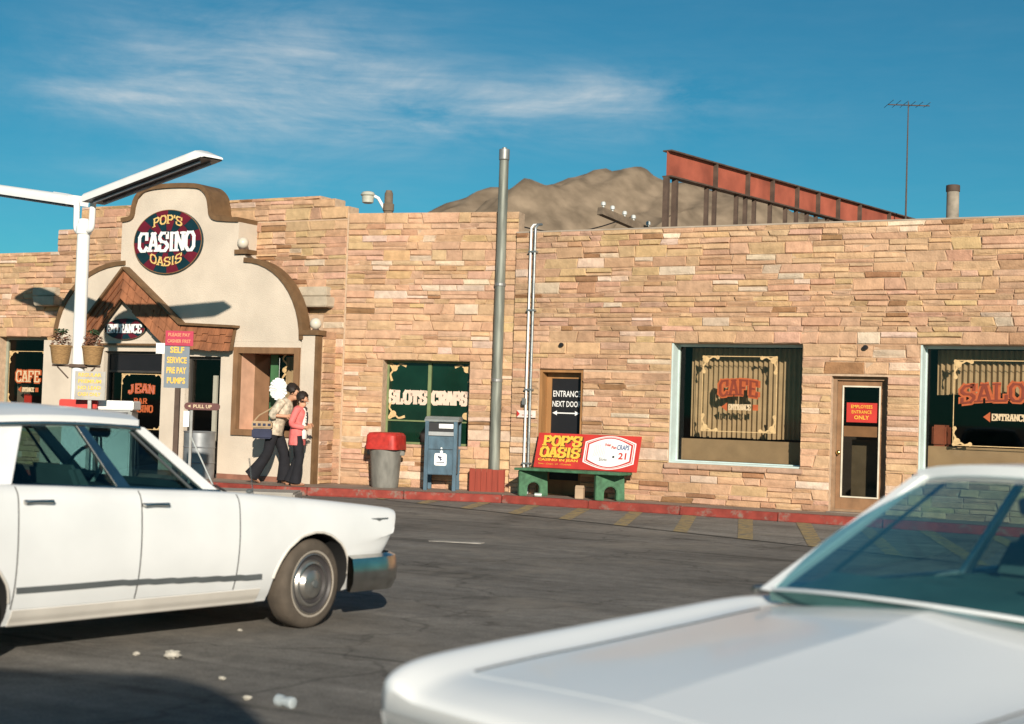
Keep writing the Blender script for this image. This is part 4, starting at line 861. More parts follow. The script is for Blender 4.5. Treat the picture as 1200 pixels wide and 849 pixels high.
# white scalloped card in the display window
g = thing('scalloped_card', 'white scalloped paper card hanging in the framed display window', 'card', (-16.30, 21.36, 1.78)); P = []
for i in range(36): t = 2*math.pi*i/36; r_ = .19*(1+.07*abs(math.sin(t*4.5))); P.append((r_*math.cos(t), 0, r_*math.sin(t)))
m = MB(); n_ = len(P); ci = [(0, -.012, 0)]*(n_+1); m.grid([ci, [(p[0]*.55, (-.012 if i % 2 else .006), p[2]*.55) for i, p in enumerate(P+P[:1])], [(p[0], (-.016 if i % 2 else .010), p[2]) for i, p in enumerate(P+P[:1])]]); m.build('card', M_WHITE, g)
MB().tube([(0, .004, .2), (0, .004, .55)], .003, 6).build('string', M_WHITE, g)

# ------------------------------------------------------------------ roof-top things
g = thing('steel_girder', 'long red oxide plate girder on dark posts above the roof', 'girder', (-12.2+.0, 22.5, 0))
gA = cx(2.80, 28.0, 0)-Vector((-12.2, 22.5, 0)); gB = cx(10.3, 37.2, 0)-Vector((-12.2, 22.5, 0)); dl = (gB-gA); LG = dl.length; dl.normalize(); nl = Vector((-dl.y, dl.x, 0))
zt, zb = 6.53, 6.02; gp = lambda t, z, o=0: gA+dl*(t*LG)+nl*o+Vector((0, 0, z))
MB().bar(gp(0, (zt+zb)/2), gp(1, (zt+zb)/2), .02, zt-zb-.05).build('web_plate', M_RUST, g)
MB().bar(gp(0, zt-.0125), gp(1, zt-.0125), .2, .028).build('flange', M_DKSTEEL, g); MB().bar(gp(0, zb+.0125), gp(1, zb+.0125), .2, .028).build('flange', M_DKSTEEL, g)
ST = [.14, .245, .33, .42, .50, .58, .67, .80, .90, .97]
for t in ST: MB().box(-.03, .03, -.09, .09, zb+.03, zt-.03).build('stiffener', M_DKSTEEL, g, loc=gp(t, 0), rot=(0, 0, math.atan2(dl.y, dl.x)))
for t in [.0, .025]+[.12, .145, .215, .245, .275, .33, .385, .425, .465, .50, .545, .58, .63, .675, .80, .90]: MB().bar(gp(t, 4.1, .0), gp(t, zb-.003), .075 if t > .05 else .10, .075 if t > .05 else .10).build('post', M_DKSTEEL, g)
MB().bar(gp(.735, 5.92), gp(.755, 5.92), .3, .14).build('hanger', M_DKSTEEL, g)
# antenna
g = thing('tv_antenna', 'thin television antenna mast with a cross bar above the roof', 'antenna', cx(9.15, 35, 4.15))
MB().tube([(0, 0, 0), (0, 0, 2.3), (0, 0, 4.95)], [.03, .022, .012], 8).build('mast', M_DKSTEEL, g)
ax = Vector((r0.x, r0.y, 0)); MB().tube([ax*-.48+Vector((0, 0, 4.87)), ax*.5+Vector((0, 0, 4.87))], .013, 6).build('boom', M_DKSTEEL, g)
for i in range(6): p = ax*(-.46+.18*i)+Vector((0, 0, 4.89)); MB().tube([p-Vector((f0.x, f0.y, 0))*(.45-.03*i), p+Vector((f0.x, f0.y, 0))*(.45-.03*i)], .006, 5).build('element', M_DKSTEEL, g)
# vent pipe
g = thing('vent_stack', 'stubby grey vent stack with a dark rim on the roof at right', 'chimney', cx(8.55, 29.2, 4.15)); MB().lathe([(.125, 0), (.12, 1.95), (.12, 1.97)], 18).build('flue', mat('sooty flue', (.28, .24, .19), .8, .3, 5), g, smooth=40); MB().lathe([(.135, 1.95), (.135, 2.07), (.11, 2.08), (.10, 1.85)], 18).build('rim', M_DKSTEEL, g, smooth=30)
# utility crossarm with insulators, roof lamp
cA, cB = cx(1.60, 28.6, 5.42), cx(2.88, 29.9, 5.12)
g = thing('utility_crossarm', 'tilted weathered wooden crossarm with insulators above the roof edge', 'crossarm', cA)
v = cB-cA; MB().bar((0, 0, 0), v, .14, .14).build('beam', M_WOOD2, g)
for t in (.05, .2, .4, .55, .8): MB().lathe([(.02, 0), (.02, .06), (.045, .07), (.045, .12), (.03, .14), (.001, .145)], 10, v*t+Vector((0, 0, .06))).build('insulator', mat('pale insulator', (.5, .52, .5), .3), g, smooth=40)
MB().bar(v*.62, v*.62+Vector((.1, .1, -1.1)), .10, .10).build('post', M_WOOD2, g)
cb = [tuple(Vector((0, 0, .05))+v*.4+(cx(-.2, 25.9, 4.75)-cA-v*.4)*t+Vector((0, 0, -.22*math.sin(math.pi*t)))) for t in [i/10 for i in range(11)]]
MB().tube(cb, .012, 5).build('cable', M_BLACK, g)
g = thing('roof_lamp', 'small floodlight on a short brown post above the stone parapet', 'lamp', cx(-2.72, 31.5, 4.15))
MB().lathe([(.10, 0), (.10, 1.5), (.12, 1.52), (.12, 1.66), (.09, 1.68), (.09, 1.88), (.06, 1.95), (.001, 1.96)], 14).build('post', M_WOOD2, g, smooth=35)
lx = Vector((r0.x, r0.y, 0)); MB().tube([lx*-.08+Vector((0, 0, 1.55)), lx*-.22+Vector((0, 0, 1.78)), lx*-.38+Vector((0, 0, 1.86))], .035, 8).build('arm', M_LAMPW, g, smooth=50)
MB().lathe([(.05, .02), (.12, 0), (.16, -.06), (.13, -.09), (.12, -.22), (.08, -.24), (.001, -.24)], 16, lx*-.44+Vector((0, 0, 1.90))).build('lamp_head', mat('lamp glass', (.45, .45, .38), .4), g, smooth=35)

# ------------------------------------------------------------------ cars
def seclib(zb, zt, zh, hw, ridge=.015, tuck=1.0):
    return [(0, zb), (.78*hw, zb), (.89*hw*tuck, zb+.03), (.955*hw*tuck, zb+.15), (.99*hw, zb+.30), (hw, zb+(zt-zb)*.62), (.985*hw, zt-.10), (.955*hw, zt-.03), (.90*hw, zt), (.80*hw, zt-.018), (.70*hw, zh), (.36*hw, zh+ridge*.55), (0, zh+ridge)]
class Car:
    def __init__(s, g, stations, shear_front, shear_rear, paint):
        s.g = g; s.paint = paint; G = []
        for st in stations:
            x = st[0]; sec = seclib(*st[1:]); row = []
            for (y, z) in sec:
                sx = shear_front(x, z) if x > 0 else shear_rear(x, z); row.append((x+sx, y, z))
            G.append(row)
        G = np.array(G); G = np.array([catmull(r, 3) for r in G]); G = catmull(G, 6); s.G = G; s.xs = G[:, 20, 0]
    def S(s, x, v):                          # point on the right-hand half surface (y>0 half, mirrored by sign later)
        i = np.searchsorted(-s.xs if s.xs[0] > s.xs[-1] else s.xs, -x if s.xs[0] > s.xs[-1] else x); i = min(max(i, 1), len(s.xs)-1)
        a, b = s.xs[i-1], s.xs[i]; t = (x-a)/(b-a) if b != a else 0
        v0 = int(v); v0 = min(v0, s.G.shape[1]-2); f = v-v0
        P = lambda k: s.G[k, v0]*(1-f)+s.G[k, v0+1]*f
        return Vector(P(i-1)*(1-t)+P(i)*t)
    def body(s, axles, ra):
        m = MB(); G = s.G; n, k = G.shape[:2]
        rows = [[(p[0], -p[1], p[2]) for p in r[::-1]]+[(p[0], p[1], p[2]) for p in r[1:]] for r in G]
        m.grid([[tuple(p) for p in r] for r in rows])
        m.poly(rows[0][:-1]); m.poly(rows[-1][:-1])
        o = m.build('body', s.paint, s.g)
        cuts = []
        for ax in axles:
            for sg in (-1, 1):
                c = MB(); prof = [(ra*math.cos(R(t)), ra*math.sin(R(t))) for t in range(0, 181, 10)]; prof = [(ra, -.4)]+prof+[(-ra, -.4)]
                c.prism([(ax+a, sg*.60, ra*.0+s.wr+b) for a, b in prof], (0, sg*.6, 0)); cuts.append(c.build('cut', M_RUBBER, s.g))
        for c in cuts:
            md = o.modifiers.new('b', 'BOOLEAN'); md.operation = 'DIFFERENCE'; md.object = c; md.solver = 'EXACT'; md.material_mode = 'TRANSFER'
        bpy.context.view_layer.update(); me = evalmesh(o); o.modifiers.clear(); old = o.data; o.data = me; bpy.data.meshes.remove(old)
        for c in cuts: bpy.data.objects.remove(c)
        me.polygons.foreach_set('use_smooth', [True]*len(me.polygons)); me.set_sharp_from_angle(angle=R(32)); me.name = 'body'
        s.bodyo = o; return o
    def panel(s, name, x0, x1, v0, v1, sg, off=.003, parent=None, matl=None, n=14, seam=True):
        m = MB(); nv = 14; rows = []
        def pt(x, v, o): 
            p = s.S(x, v); e = s.S(x, v+.2)-s.S(x, v-.2); h = s.S(x+.02, v)-s.S(x-.02, v); nn = h.cross(e).normalized()
            if nn.y < 0 and abs(nn.y) > .2: nn = -nn
            if abs(nn.y) <= .2 and nn.z < 0: nn = -nn
            p = p+nn*o; return (p.x, p.y*sg, p.z)
        for j in range(nv+1):
            v = v0+(v1-v0)*j/nv; rows.append([pt(x0+(x1-x0)*i/n, v, off) for i in range(n+1)])
        rim = [[pt(x0+(x1-x0)*i/n, v0, -.01) for i in range(n+1)]]+rows+[[pt(x0+(x1-x0)*i/n, v1, -.01) for i in range(n+1)]]
        m.grid(rim)
        for xx in (x0, x1): m.grid([[pt(xx, v0+(v1-v0)*j/nv, off) for j in range(nv+1)], [pt(xx, v0+(v1-v0)*j/nv, -.01) for j in range(nv+1)]])
        o = m.build(name, matl or s.paint, parent or s.g, smooth=35)
        if seam:
            g = .007
            g = .006
            for xx in (x0+g, x1-g):
                k = MB(); k.tube([pt(xx, v0+(v1-v0)*j/nv, .0005) for j in range(nv+1)], .0042, 5)
                k.build('seam', M_RUBBER, o)
        return o
    def wheel(s, ax, sg, yo, r, w, steer=0):
        t = MB(); hw = w/2
        t.lathe([(r*.60, -hw*.6), (r*.66, -hw*.92), (r*.86, -hw), (r*.955, -hw*.86), (r, -hw*.62), (r, hw*.62), (r*.955, hw*.86), (r*.86, hw), (r*.66, hw*.92), (r*.60, hw*.6)], 44, axis='y')
        # lathe 'y' points -y outwards for h>0
        o = t.build('wheel', M_TYRE, s.g, loc=(ax, sg*yo, r), rot=(0, 0, steer+(0 if sg < 0 else math.pi)), smooth=40)
        segs = [(M_HUB, [(.66, .62), (.68, .93), (.655, .97)]), (M_TYRE, [(.655, .97), (.62, .80), (.54, .74)]), (M_HUB, [(.54, .74), (.50, .92), (.45, .95)]), (M_TYRE, [(.45, .95), (.42, .76), (.37, .74)]), (M_HUB, [(.37, .74), (.30, 1.02), (.20, 1.13), (.09, 1.16)]), (M_TRIM, [(.09, 1.16), (.085, 1.30), (.03, 1.33), (.001, 1.33)])]
        h = MB()
        for k, (mt_, pr) in enumerate(segs):
            h.m = (M_HUB, M_TYRE, M_TRIM).index(mt_); rows = [[(r*a*math.cos(2*math.pi*t/40), -hw*b, r*a*math.sin(2*math.pi*t/40)) for t in range(41)] for a, b in pr]; h.grid(rows)
        h.build('hubcap', [M_HUB, mat('dark wheel paint', (.05, .045, .045), .5, .2, 8), M_TRIM], o, smooth=28)
        wl = MB(); wl.grid([[(r*a*math.cos(2*math.pi*t/40), -hw*b, r*a*math.sin(2*math.pi*t/40)) for t in range(41)] for a, b in ((.70, .965), (.715, 1.0), (.735, 1.0), (.75, .98))]); wl.build('tyre_stripe', mat('dirty white stripe', (.33, .29, .24), .8), o, smooth=40)
        return o
def glass_sheet(rows, name, mt, parent): return MB().grid(rows).build(name, mt, parent, smooth=60, recalc=False)
def lerp(a, b, t): return Vector(a)*(1-t)+Vector(b)*t
def cabin(C, P, glassm):
    """P: A base/top, C-pillar points etc. given for the +y side"""
    g = C.g; mir = lambda p, sg: Vector((p[0], p[1]*sg, p[2]))
    A0, A1, B1, K1, K0, R0 = P['A0'], P['A1'], P['B1'], P['K1'], P['K0'], P['R0']     # A0 screen base, A1 roof front, K1 roof rear, K0 rear pillar front base, R0 rear screen base
    bow, tb, cr = P.get('bow', .14), P.get('tb', .07), P.get('crown', .045)
    # roof shell
    def edge(p, b, n=12): return [Vector((p[0]+b*(1-(i/n*2-1)**2), p[1]*(i/n*2-1), p[2]+cr*.75*(1-(i/n*2-1)**4))) for i in range(n+1)]
    fr, rr = edge(A1, tb), edge(K1, -.05); rows = []
    for j in range(13):
        t = j/12; mid = [lerp(a, b, t)+Vector((0, 0, cr*.6*math.sin(math.pi*t)*(1-.5*abs(i/6-1)))) for i, (a, b) in enumerate(zip(fr, rr))]
        wv = 1+.03*math.sin(math.pi*t); rows.append([Vector((p.x, p.y*wv, p.z)) for p in mid])
    m = MB(); dn = Vector((0, 0, -P.get('rt', .04))); m.grid(rows); m.grid([[p+dn for p in r] for r in rows])
    m.grid([rows[0], [p+dn for p in rows[0]]]); m.grid([rows[-1], [p+dn for p in rows[-1]]]); m.grid([[r[0] for r in rows], [r[0]+dn for r in rows]]); m.grid([[r[-1] for r in rows], [r[-1]+dn for r in rows]])
    roof = m.build('roof', C.paint, g, smooth=40)
    for sg in (0, -1): MB().tube([r[sg]+dn*.75+Vector((0, (.012 if sg else -.012), 0)) for r in rows], .012, 6).build('drip_rail', P.get('rail', M_CHROMEW), roof, smooth=60)
    # screens
    def base(p, b, n=12): return [Vector((p[0]+b*(1-(i/n*2-1)**2), p[1]*(i/n*2-1), p[2]+P.get('brise', .012)*(1-(i/n*2-1)**2))) for i in range(n+1)]
    fb, ft = base(A0, bow), [p+dn*.9 for p in rows[0]]
    glass_sheet([[lerp(a, b, t/8)+Vector((.025*math.sin(math.pi*t/8), 0, .01*math.sin(math.pi*t/8))) for a, b in zip(fb, ft)] for t in range(9)], 'windscreen', glassm, g)
    rb, rt = base(R0, -.10), [p+dn*.9 for p in rows[-1]]
    glass_sheet([[lerp(a, b, t/6) for a, b in zip(rb, rt)] for t in range(7)], 'rear_window', glassm, g)
    MB().tube(fb, P.get('sr', .014), 6).build('screen_trim', P.get('st', M_CHROMEW), g, smooth=60)
    for sg in (-1, 1):
        q = lambda p: mir(p, sg)
        a0, a1, k1, k0, r0_ = q(A0), q(A1)+dn, q(K1)+dn, q(K0), q(R0)
        def quadbar(p0, p1, wx0, wx1, th, name, mt):
            m = MB(); i_ = Vector((0, -sg*th, 0)); m.hexa([p0+Vector((wx0, 0, 0)), p0-Vector((wx0, 0, 0)), p0-Vector((wx0, 0, 0))+i_, p0+Vector((wx0, 0, 0))+i_], [p1+Vector((wx1, 0, 0)), p1-Vector((wx1, 0, 0)), p1-Vector((wx1, 0, 0))+i_, p1+Vector((wx1, 0, 0))+i_]); return m.build(name, mt, g, bevel=.004)
        quadbar(a0, a1+Vector((0, 0, .02)), P.get('pa', .045), P.get('pa', .045)*.8, .05, 'pillar', C.paint)
        b1 = q(B1)+dn; b0 = q(P['B0']); quadbar(b0, b1+Vector((0, 0, .02)), P.get('pb', .055), P.get('pb', .055)*.6, .03, 'pillar', P.get('bm', M_CHROMEW))
        m = MB(); i_ = Vector((0, -sg*.05, 0)); pts = [k0, r0_, k1+Vector((-.04, 0, .02)), k1+Vector((.30 if 'kw' not in P else P['kw'], 0, .03))]; m.prism(pts, i_); m.build('pillar', C.paint, g, bevel=.008)
        kt = k1+Vector((.30 if 'kw' not in P else P['kw'], 0, .0)); ins = Vector((0, -sg*.018, 0))
        for nm, pts in (('side_window', [a0+ins, b0+ins, b1+ins, a1+ins]), ('side_window', [b0+ins, k0+ins, kt+ins, b1+ins])):
            MB().poly(pts).build(nm, glassm, g, recalc=False)
        belt = [a0+Vector((.05, sg*.01, .0)), b0+Vector((0, sg*.01, 0)), k0+Vector((0, sg*.01, 0))]
        MB().tube(belt, .011, 6).build('belt_trim', M_CHROMEW, g, smooth=60)
        if 'vent' in P: vb, vt = q(P['vent'][0]), q(P['vent'][1])+dn; quadbar(vb, vt, .012, .010, .02, 'quarter_light_bar', M_TRIM)
    # trim inside
    zf = min(A0[2], K0[2])
    m = MB(); m.prism([(A0[0]+.02, -A0[1]+.04, A0[2]-.035), (A0[0]+.02, A0[1]-.04, A0[2]-.035), (R0[0]+.02, R0[1]-.04, R0[2]-.03), (R0[0]+.02, -R0[1]+.04, R0[2]-.03)], (0, 0, .045)); m.build('cabin_floor', P.get('intm', M_INT), g)
    m = MB(); xd = A0[0]-.22; m.hexa([(xd, -.62, A0[2]+.012), (xd, .62, A0[2]+.012), (A0[0]+.04, .62, A0[2]+.012), (A0[0]+.04, -.62, A0[2]+.012)], [(xd+.04, -.62, A0[2]+.07), (xd+.04, .62, A0[2]+.07), (A0[0]-.02, .60, A0[2]+.03), (A0[0]-.02, -.60, A0[2]+.03)]); m.build('dashboard', P.get('intm', M_INT), g, bevel=.012)
    for xs_ in P['seats']:
        for ys in (-.32, .32):
            m = MB(); m.hexa([(xs_, ys-.27, zf+.0), (xs_, ys+.27, zf+.0), (xs_-.12, ys+.27, zf), (xs_-.12, ys-.27, zf)], [(xs_-.10, ys-.24, zf+.17), (xs_-.10, ys+.24, zf+.17), (xs_-.18, ys+.24, zf+.17), (xs_-.18, ys-.24, zf+.17)]); m.build('seat_back', M_INTL, g, bevel=.03)
    st = P['wheel']; m = MB(); n = 20; rad = .2
    Tm_ = Matrix.Translation(st) @ Matrix.Rotation(R(-62), 4, 'Y')
    ring = [Tm_ @ Vector((rad*math.cos(2*math.pi*i/n), rad*math.sin(2*math.pi*i/n), 0)) for i in range(n+1)]
    m.tube(ring, .013, 6, cap=False); m.bar(Tm_ @ Vector((0, -rad, 0)), Tm_ @ Vector((0, rad, 0)), .03, .015); m.bar(Tm_ @ Vector((0, 0, 0)), Tm_ @ Vector((0, 0, -.25)), .04, .04); m.build('steering_wheel', mat('pale steering wheel', (.30, .36, .34), .5), g, smooth=50)
    MB().box(-.03, .0, -.11, .11, -.03, .03).build('mirror', M_RUBBER, g, loc=(A1[0]+.14, 0, A1[2]-.10), rot=(0, R(15), 0), bevel=.008)

# --- white sedan parked in the lot, nose to the right
def heading(beta_cam): return r0*math.cos(beta_cam)+f0*math.sin(beta_cam)
ang1 = YAW+R(50)
fw1 = Vector((math.cos(ang1), math.sin(ang1), 0)); rt1 = Vector((fw1.y, -fw1.x, 0))
org1 = Vector((-6.16, 8.42, 0))-rt1*.80
SED = thing('white_sedan', 'dusty white four door sedan with dark lower moulding parked nose towards the casino', 'car', org1, ang1)
st = [(.79, .36, .785, .76, .90, .012), (.73, .30, .800, .775, .905, .012), (.56, .25, .825, .80, .915, .015), (.30, .21, .855, .835, .925, .02), (0, .20, .885, .865, .93, .02), (-.45, .20, .925, .905, .93, .02), (-.85, .20, .955, .93, .93, .012), (-1.5, .20, .985, .96, .925, .01), (-2.1, .20, 1.015, .985, .925, .01), (-2.65, .21, 1.03, 1.0, .93, .01), (-3.2, .24, 1.0, .985, .92, .012), (-3.6, .29, .96, .945, .90, .012), (-3.72, .33, .94, .925, .88, .012)]
C1 = Car(SED, st, lambda x, z: max(0, (x-.50)/.29)*max(-.10, (z-.66)*.42), lambda x, z: 0, M_CAR); C1.wr = .305
C1.body((0, -2.66), .352)
cabin(C1, dict(A0=(-.76, .74, .945), A1=(-1.26, .60, 1.40), B0=(-1.49, .80, .985), B1=(-1.72, .62, 1.425), K1=(-2.44, .60, 1.405), K0=(-2.26, .80, 1.015), R0=(-2.95, .72, 1.01), kw=.36, seats=(-1.55, -2.35), rt=.065, crown=.065, pa=.055, wheel=(-1.02, .36, 1.03), bm=M_CHROMEW, pb=.05, vent=((-.93, .76, .955), (-1.32, .605, 1.39))), M_CARGL)
for sg in (-1, 1):
    for (xa, xb, hx) in ((-.68, -1.434, -1.34), (-1.446, -2.28, -2.16)):
        d = C1.panel('door', xa, xb, 8.2, 22.2, sg)
        p = C1.S(hx, 20.3); z = .885 if hx > -1.5 else .925
        h = MB(); yy = sg*(p.y+.012)
        h.tube([(hx+.085, yy, z), (hx+.085, yy+sg*.03, z), (hx-.02, yy+sg*.032, z+.004), (hx-.085, yy+sg*.03, z+.002), (hx-.085, yy, z)], [.013, .013, .010, .013, .016], 8); h.build('handle', M_CHROMEW, d, smooth=60)
        MB().lathe([(.012, 0), (.012, .008), (.001, .009)], 10, (hx+.03, 0, z-.075), 'y').build('lock', M_TRIM, d, loc=(0, yy if sg < 0 else yy-.0, 0), rot=(0, 0, 0))
    # lower moulding and dusty sill
    mo = MB(); P = []
    for i in range(41):
        x = -.46-i*(2.28-.46)/40; zc = .385+.04*min(1, (-x-.46)/1.2); v = 9.0
        vv = min(np.linspace(5, 20, 120), key=lambda k: abs(C1.S(x, k).z-zc)); s_ = C1.S(x, vv); P.append(Vector((s_.x, sg*(s_.y+.004), s_.z)))
    A_ = [p+Vector((0, sg*.010, .015)) for p in P]; B_ = [p+Vector((0, sg*.010, -.015)) for p in P]; mo.grid([[p+Vector((0, 0, .018)) for p in P], A_, B_, [p-Vector((0, 0, .018)) for p in P]]); mo.build('side_moulding', M_TRIM, SED, smooth=30)
    C1.panel('sill', -.44, -2.27, 4.2, 8.0, sg, .004, None, M_CARLOW, seam=False)
    # wheel arch lips
    for ax in (0, -2.66):
        lp = MB(); pts = []
        for t in range(8, 173, 6):
            x = ax+.355*math.cos(R(t)); z = .305+.355*math.sin(R(t)); vv = min(np.linspace(5, 21, 100), key=lambda k: abs(C1.S(x, k).z-z)); s_ = C1.S(x, vv); pts.append((s_.x, sg*(s_.y+.002), s_.z))
        lp.tube(pts, .009, 6); lp.build('arch_lip', M_CARLOW, SED, smooth=60)
    C1.wheel(0, sg, .805, .305, .18, R(8)); C1.wheel(-2.66, sg, .805, .305, .18)
    # badge on the wing
    s_ = C1.S(.63, 18.5); b = MB(); yb = sg*(s_.y+.006); b.poly([(.72, yb, .735), (.54, yb, .735), (.54, yb, .728), (.60, yb, .724), (.63, yb, .712), (.66, yb, .724), (.72, yb, .728)]); b.build('wing_badge', M_TRIM, SED, recalc=False)
    # headlights, tail lamp
    for k in range(2):
        hl = MB().lathe([(.088, -.02), (.09, .0), (.085, .012), (.06, .022), (.001, .028)], 18, axis='x'); hl.build('headlight', mat('headlamp glass', (.6, .62, .62), .1, .05, 5, metal=.3), SED, loc=(.795, sg*(.70-.2*k), .60), smooth=40)
    MB().box(-3.75, -3.70, .0, .26, .62, .78).build('tail_lamp', M_REDP, SED, loc=(0, .5 if sg > 0 else -.76, 0), bevel=.01)
MB().box(.73, .785, -.50, .50, .50, .70).build('grille', M_TRIM, SED)
def bumper(name, xf, xs_, hwid, z0, z1, parent, sgn=1, mt=M_CHROMEW):
    prof = [(0, z0), (.028, z0-.005), (.06, z0+.06), (.065, (z0+z1)/2+.02), (.048, z1-.02), (.0, z1), ]
    path = [(xs_, hwid), ((xs_*.55+xf*.45), hwid), (xf-.14*sgn, hwid-.015), (xf-.04*sgn, hwid-.09), (xf, hwid-.25), (xf+.03*sgn, 0)]
    path = path+[(x, -y) for x, y in path[-2::-1]]; path = [tuple(p) for p in catmull([(x, y) for x, y in path], 4)]; rows = []
    n = len(path)
    for i, (x, y) in enumerate(path):
        a, b = path[max(i-1, 0)], path[min(i+1, n-1)]; d = Vector((b[0]-a[0], b[1]-a[1])).normalized(); nn = Vector((-d.y, d.x))*(sgn)
        if (nn.x*sgn < -.05): nn = -nn
        if abs(nn.x) < .05 and nn.y*y < 0: nn = -nn
        e = min(i, n-1-i)/4; tp = min(1, .35+.22*e)
        rows.append([(x+nn.x*o, y+nn.y*o, z0+(z-z0)*1 if True else z) for o, z in prof])
    m = MB(); m.grid(rows); m.grid([[r[0], r[-1]] for r in rows]); return m.build(name, mt, parent, smooth=35)
bumper('front_bumper', .84, .31, .92, .235, .485, SED); bumper('rear_bumper', -3.80, -3.3, .90, .30, .50, SED, -1)
MB().tube([(-.55, -.62, .93), (-.62, -.60, .97), (-.95, -.48, .985)], .008, 6).build('wiper', M_RUBBER, SED)
MB().tube([(-.40, -.72, .92), (-.45, -.725, 1.16)], .004, 6).build('aerial', M_CHROMEW, SED)
MB().ball((-.50, -.80, .945), .02, 10, (1.4, 1, .8)).build('aerial_base', M_TRIM, SED)

# --- white car close to the camera on the right, nose to the left
fv = (-.766, -.643); fw2 = r0*fv[0]+f0*fv[1]; ang2 = math.atan2(fw2.y, fw2.x)
org2 = cx(.80, 4.08)
HDT = thing('white_coupe', 'white car close by at right with teal tinted windscreen and broad bonnet', 'car', org2, ang2)
M_CAR2 = mat('clean white paint', (.84, .86, .86), .30, .02, 2, spec=.5, coat=.3)
st2 = [(.78, .40, .765, .745, .80, .0), (.74, .34, .80, .77, .85, .006), (.63, .28, .832, .80, .88, .02), (.40, .23, .855, .825, .895, .034), (.12, .20, .872, .845, .905, .048), (-.3, .20, .90, .88, .91, .062), (-.70, .20, .925, .912, .91, .068), (-1.1, .20, .92, .90, .91, .01), (-1.9, .20, .945, .915, .91, .01), (-2.7, .21, .95, .925, .91, .01), (-3.3, .24, .92, .90, .89, .01), (-3.75, .30, .88, .86, .86, .01)]
C2 = Car(HDT, st2, lambda x, z: max(0, (x-.45)/.27)*max(-.08, (z-.60)*.25), lambda x, z: 0, M_CAR2); C2.wr = .32
C2.body((-.12, -2.8), .365)
cabin(C2, dict(A0=(-.76, .76, .955), A1=(-1.40, .60, 1.37), B0=(-2.0, .80, .95), B1=(-2.1, .60, 1.37), K1=(-2.75, .56, 1.335), K0=(-2.62, .78, .965), R0=(-3.15, .70, .945), kw=.16, seats=(-1.85, -2.7), wheel=(-1.25, .36, 1.0), st=M_CAR2, sr=.006, brise=.045, intm=mat('teal coupe interior', (.09, .17, .165), .8, .2, 4), bm=M_CAR2, pb=.03, pa=.035, bow=.17, vent=((-1.06, .77, .96), (-1.56, .602, 1.36))), M_CARGL2)
for sg in (-1, 1):
    d = C2.panel('door', -.72, -2.0, 8.2, 22.0, sg); p = C2.S(-1.85, 20); MB().tube([(-1.76, sg*(p.y+.01), .80), (-1.76, sg*(p.y+.035), .80), (-1.92, sg*(p.y+.035), .80), (-1.92, sg*(p.y+.01), .80)], .011, 8).build('handle', M_CHROMEW, d, smooth=60)
    C2.wheel(-.12, sg, .79, .32, .19); C2.wheel(-2.8, sg, .79, .32, .19)
    for k in range(2):
        y = sg*(.66-.2*k); MB().lathe([(.09, -.03), (.094, .0), (.088, .015)], 20, axis='x').build('headlight', M_CHROMEW, HDT, loc=(.755, y, .62), smooth=30); MB().lathe([(.084, .0), (.08, .016), (.05, .026), (.001, .03)], 20, axis='x').build('headlight_glass', MATS['headlamp glass'], HDT, loc=(.758, y, .62), smooth=40)
    MB().box(-3.78, -3.74, .0, .3, .60, .74).build('tail_lamp', M_REDP, HDT, loc=(0, .45 if sg > 0 else -.75, 0), bevel=.01)
bonnet = None
for sg in (-1, 1): MB().tube([(p.x, sg*p.y, p.z+.001) for p in [C2.S(.60-1.22*i/24, 29.45) for i in range(25)]], .0032, 5).build('bonnet_seam', M_RUBBER, HDT)
C2.panel('bonnet', .62, -.62, 29.6, 36, 1, .0012, seam=False); C2.panel('bonnet', .62, -.62, 29.6, 36, -1, .0012, seam=False)
MB().box(.66, .765, -.74, .74, .50, .71).build('grille', mat('greenish dark grille', (.10, .14, .12), .4, .2, 8, metal=.5), HDT)
for k in range(5): MB().box(.766, .777, -.42, .42, .515+.035*k, .527+.035*k).build('grille_bar', M_CHROMEW, HDT)
bumper('front_bumper', .88, .40, .89, .28, .46, HDT); bumper('rear_bumper', -3.84, -3.4, .87, .32, .50, HDT, -1)

# --- delivery van standing behind the photographer (only its shadow reaches the picture)
VAN = thing('delivery_van', 'tall van behind the photographer whose shadow lies across the near tarmac', 'van', cx(.12, -.5), YAW+math.pi)
def rr(x0, x1, z0, z1, r_, n=6):
    P = []
    for (cx__, cz_, a) in ((x1-r_, z1-r_, 0), (x0+r_, z1-r_, 90)): P += [(cx__+r_*math.cos(R(a+90*i/n)), cz_+r_*math.sin(R(a+90*i/n))) for i in range(n+1)]
    return [(x0, z0)]+[(x1, z0)]+P
m = MB(); m.prism([(x, 0, z) for x, z in rr(0, 4.3, .45, 3.12, .8)], (0, 1.9, 0)); m.build('body', M_LAMPW, VAN, bevel=.04)
for x in (.9, 3.4):
    for y in (.12, 1.78): MB().lathe([(.2, -.1), (.34, -.1), (.36, -.05), (.36, .05), (.34, .1), (.2, .1)], 24, (0, 0, 0), 'y').build('wheel', M_TYRE, VAN, loc=(x, y, .36), smooth=40)
MB().box(-.012, -.002, .2, 1.7, 1.5, 2.2).build('windscreen', M_BLACK, VAN)
for y in (-.012, 1.902): MB().box(.25, 1.1, y, y+.010, 1.5, 2.2).build('side_window', M_BLACK, VAN)
MB().box(-.12, .0, .05, 1.85, .45, .62).build('bumper', M_CHROMEW, VAN, bevel=.02)

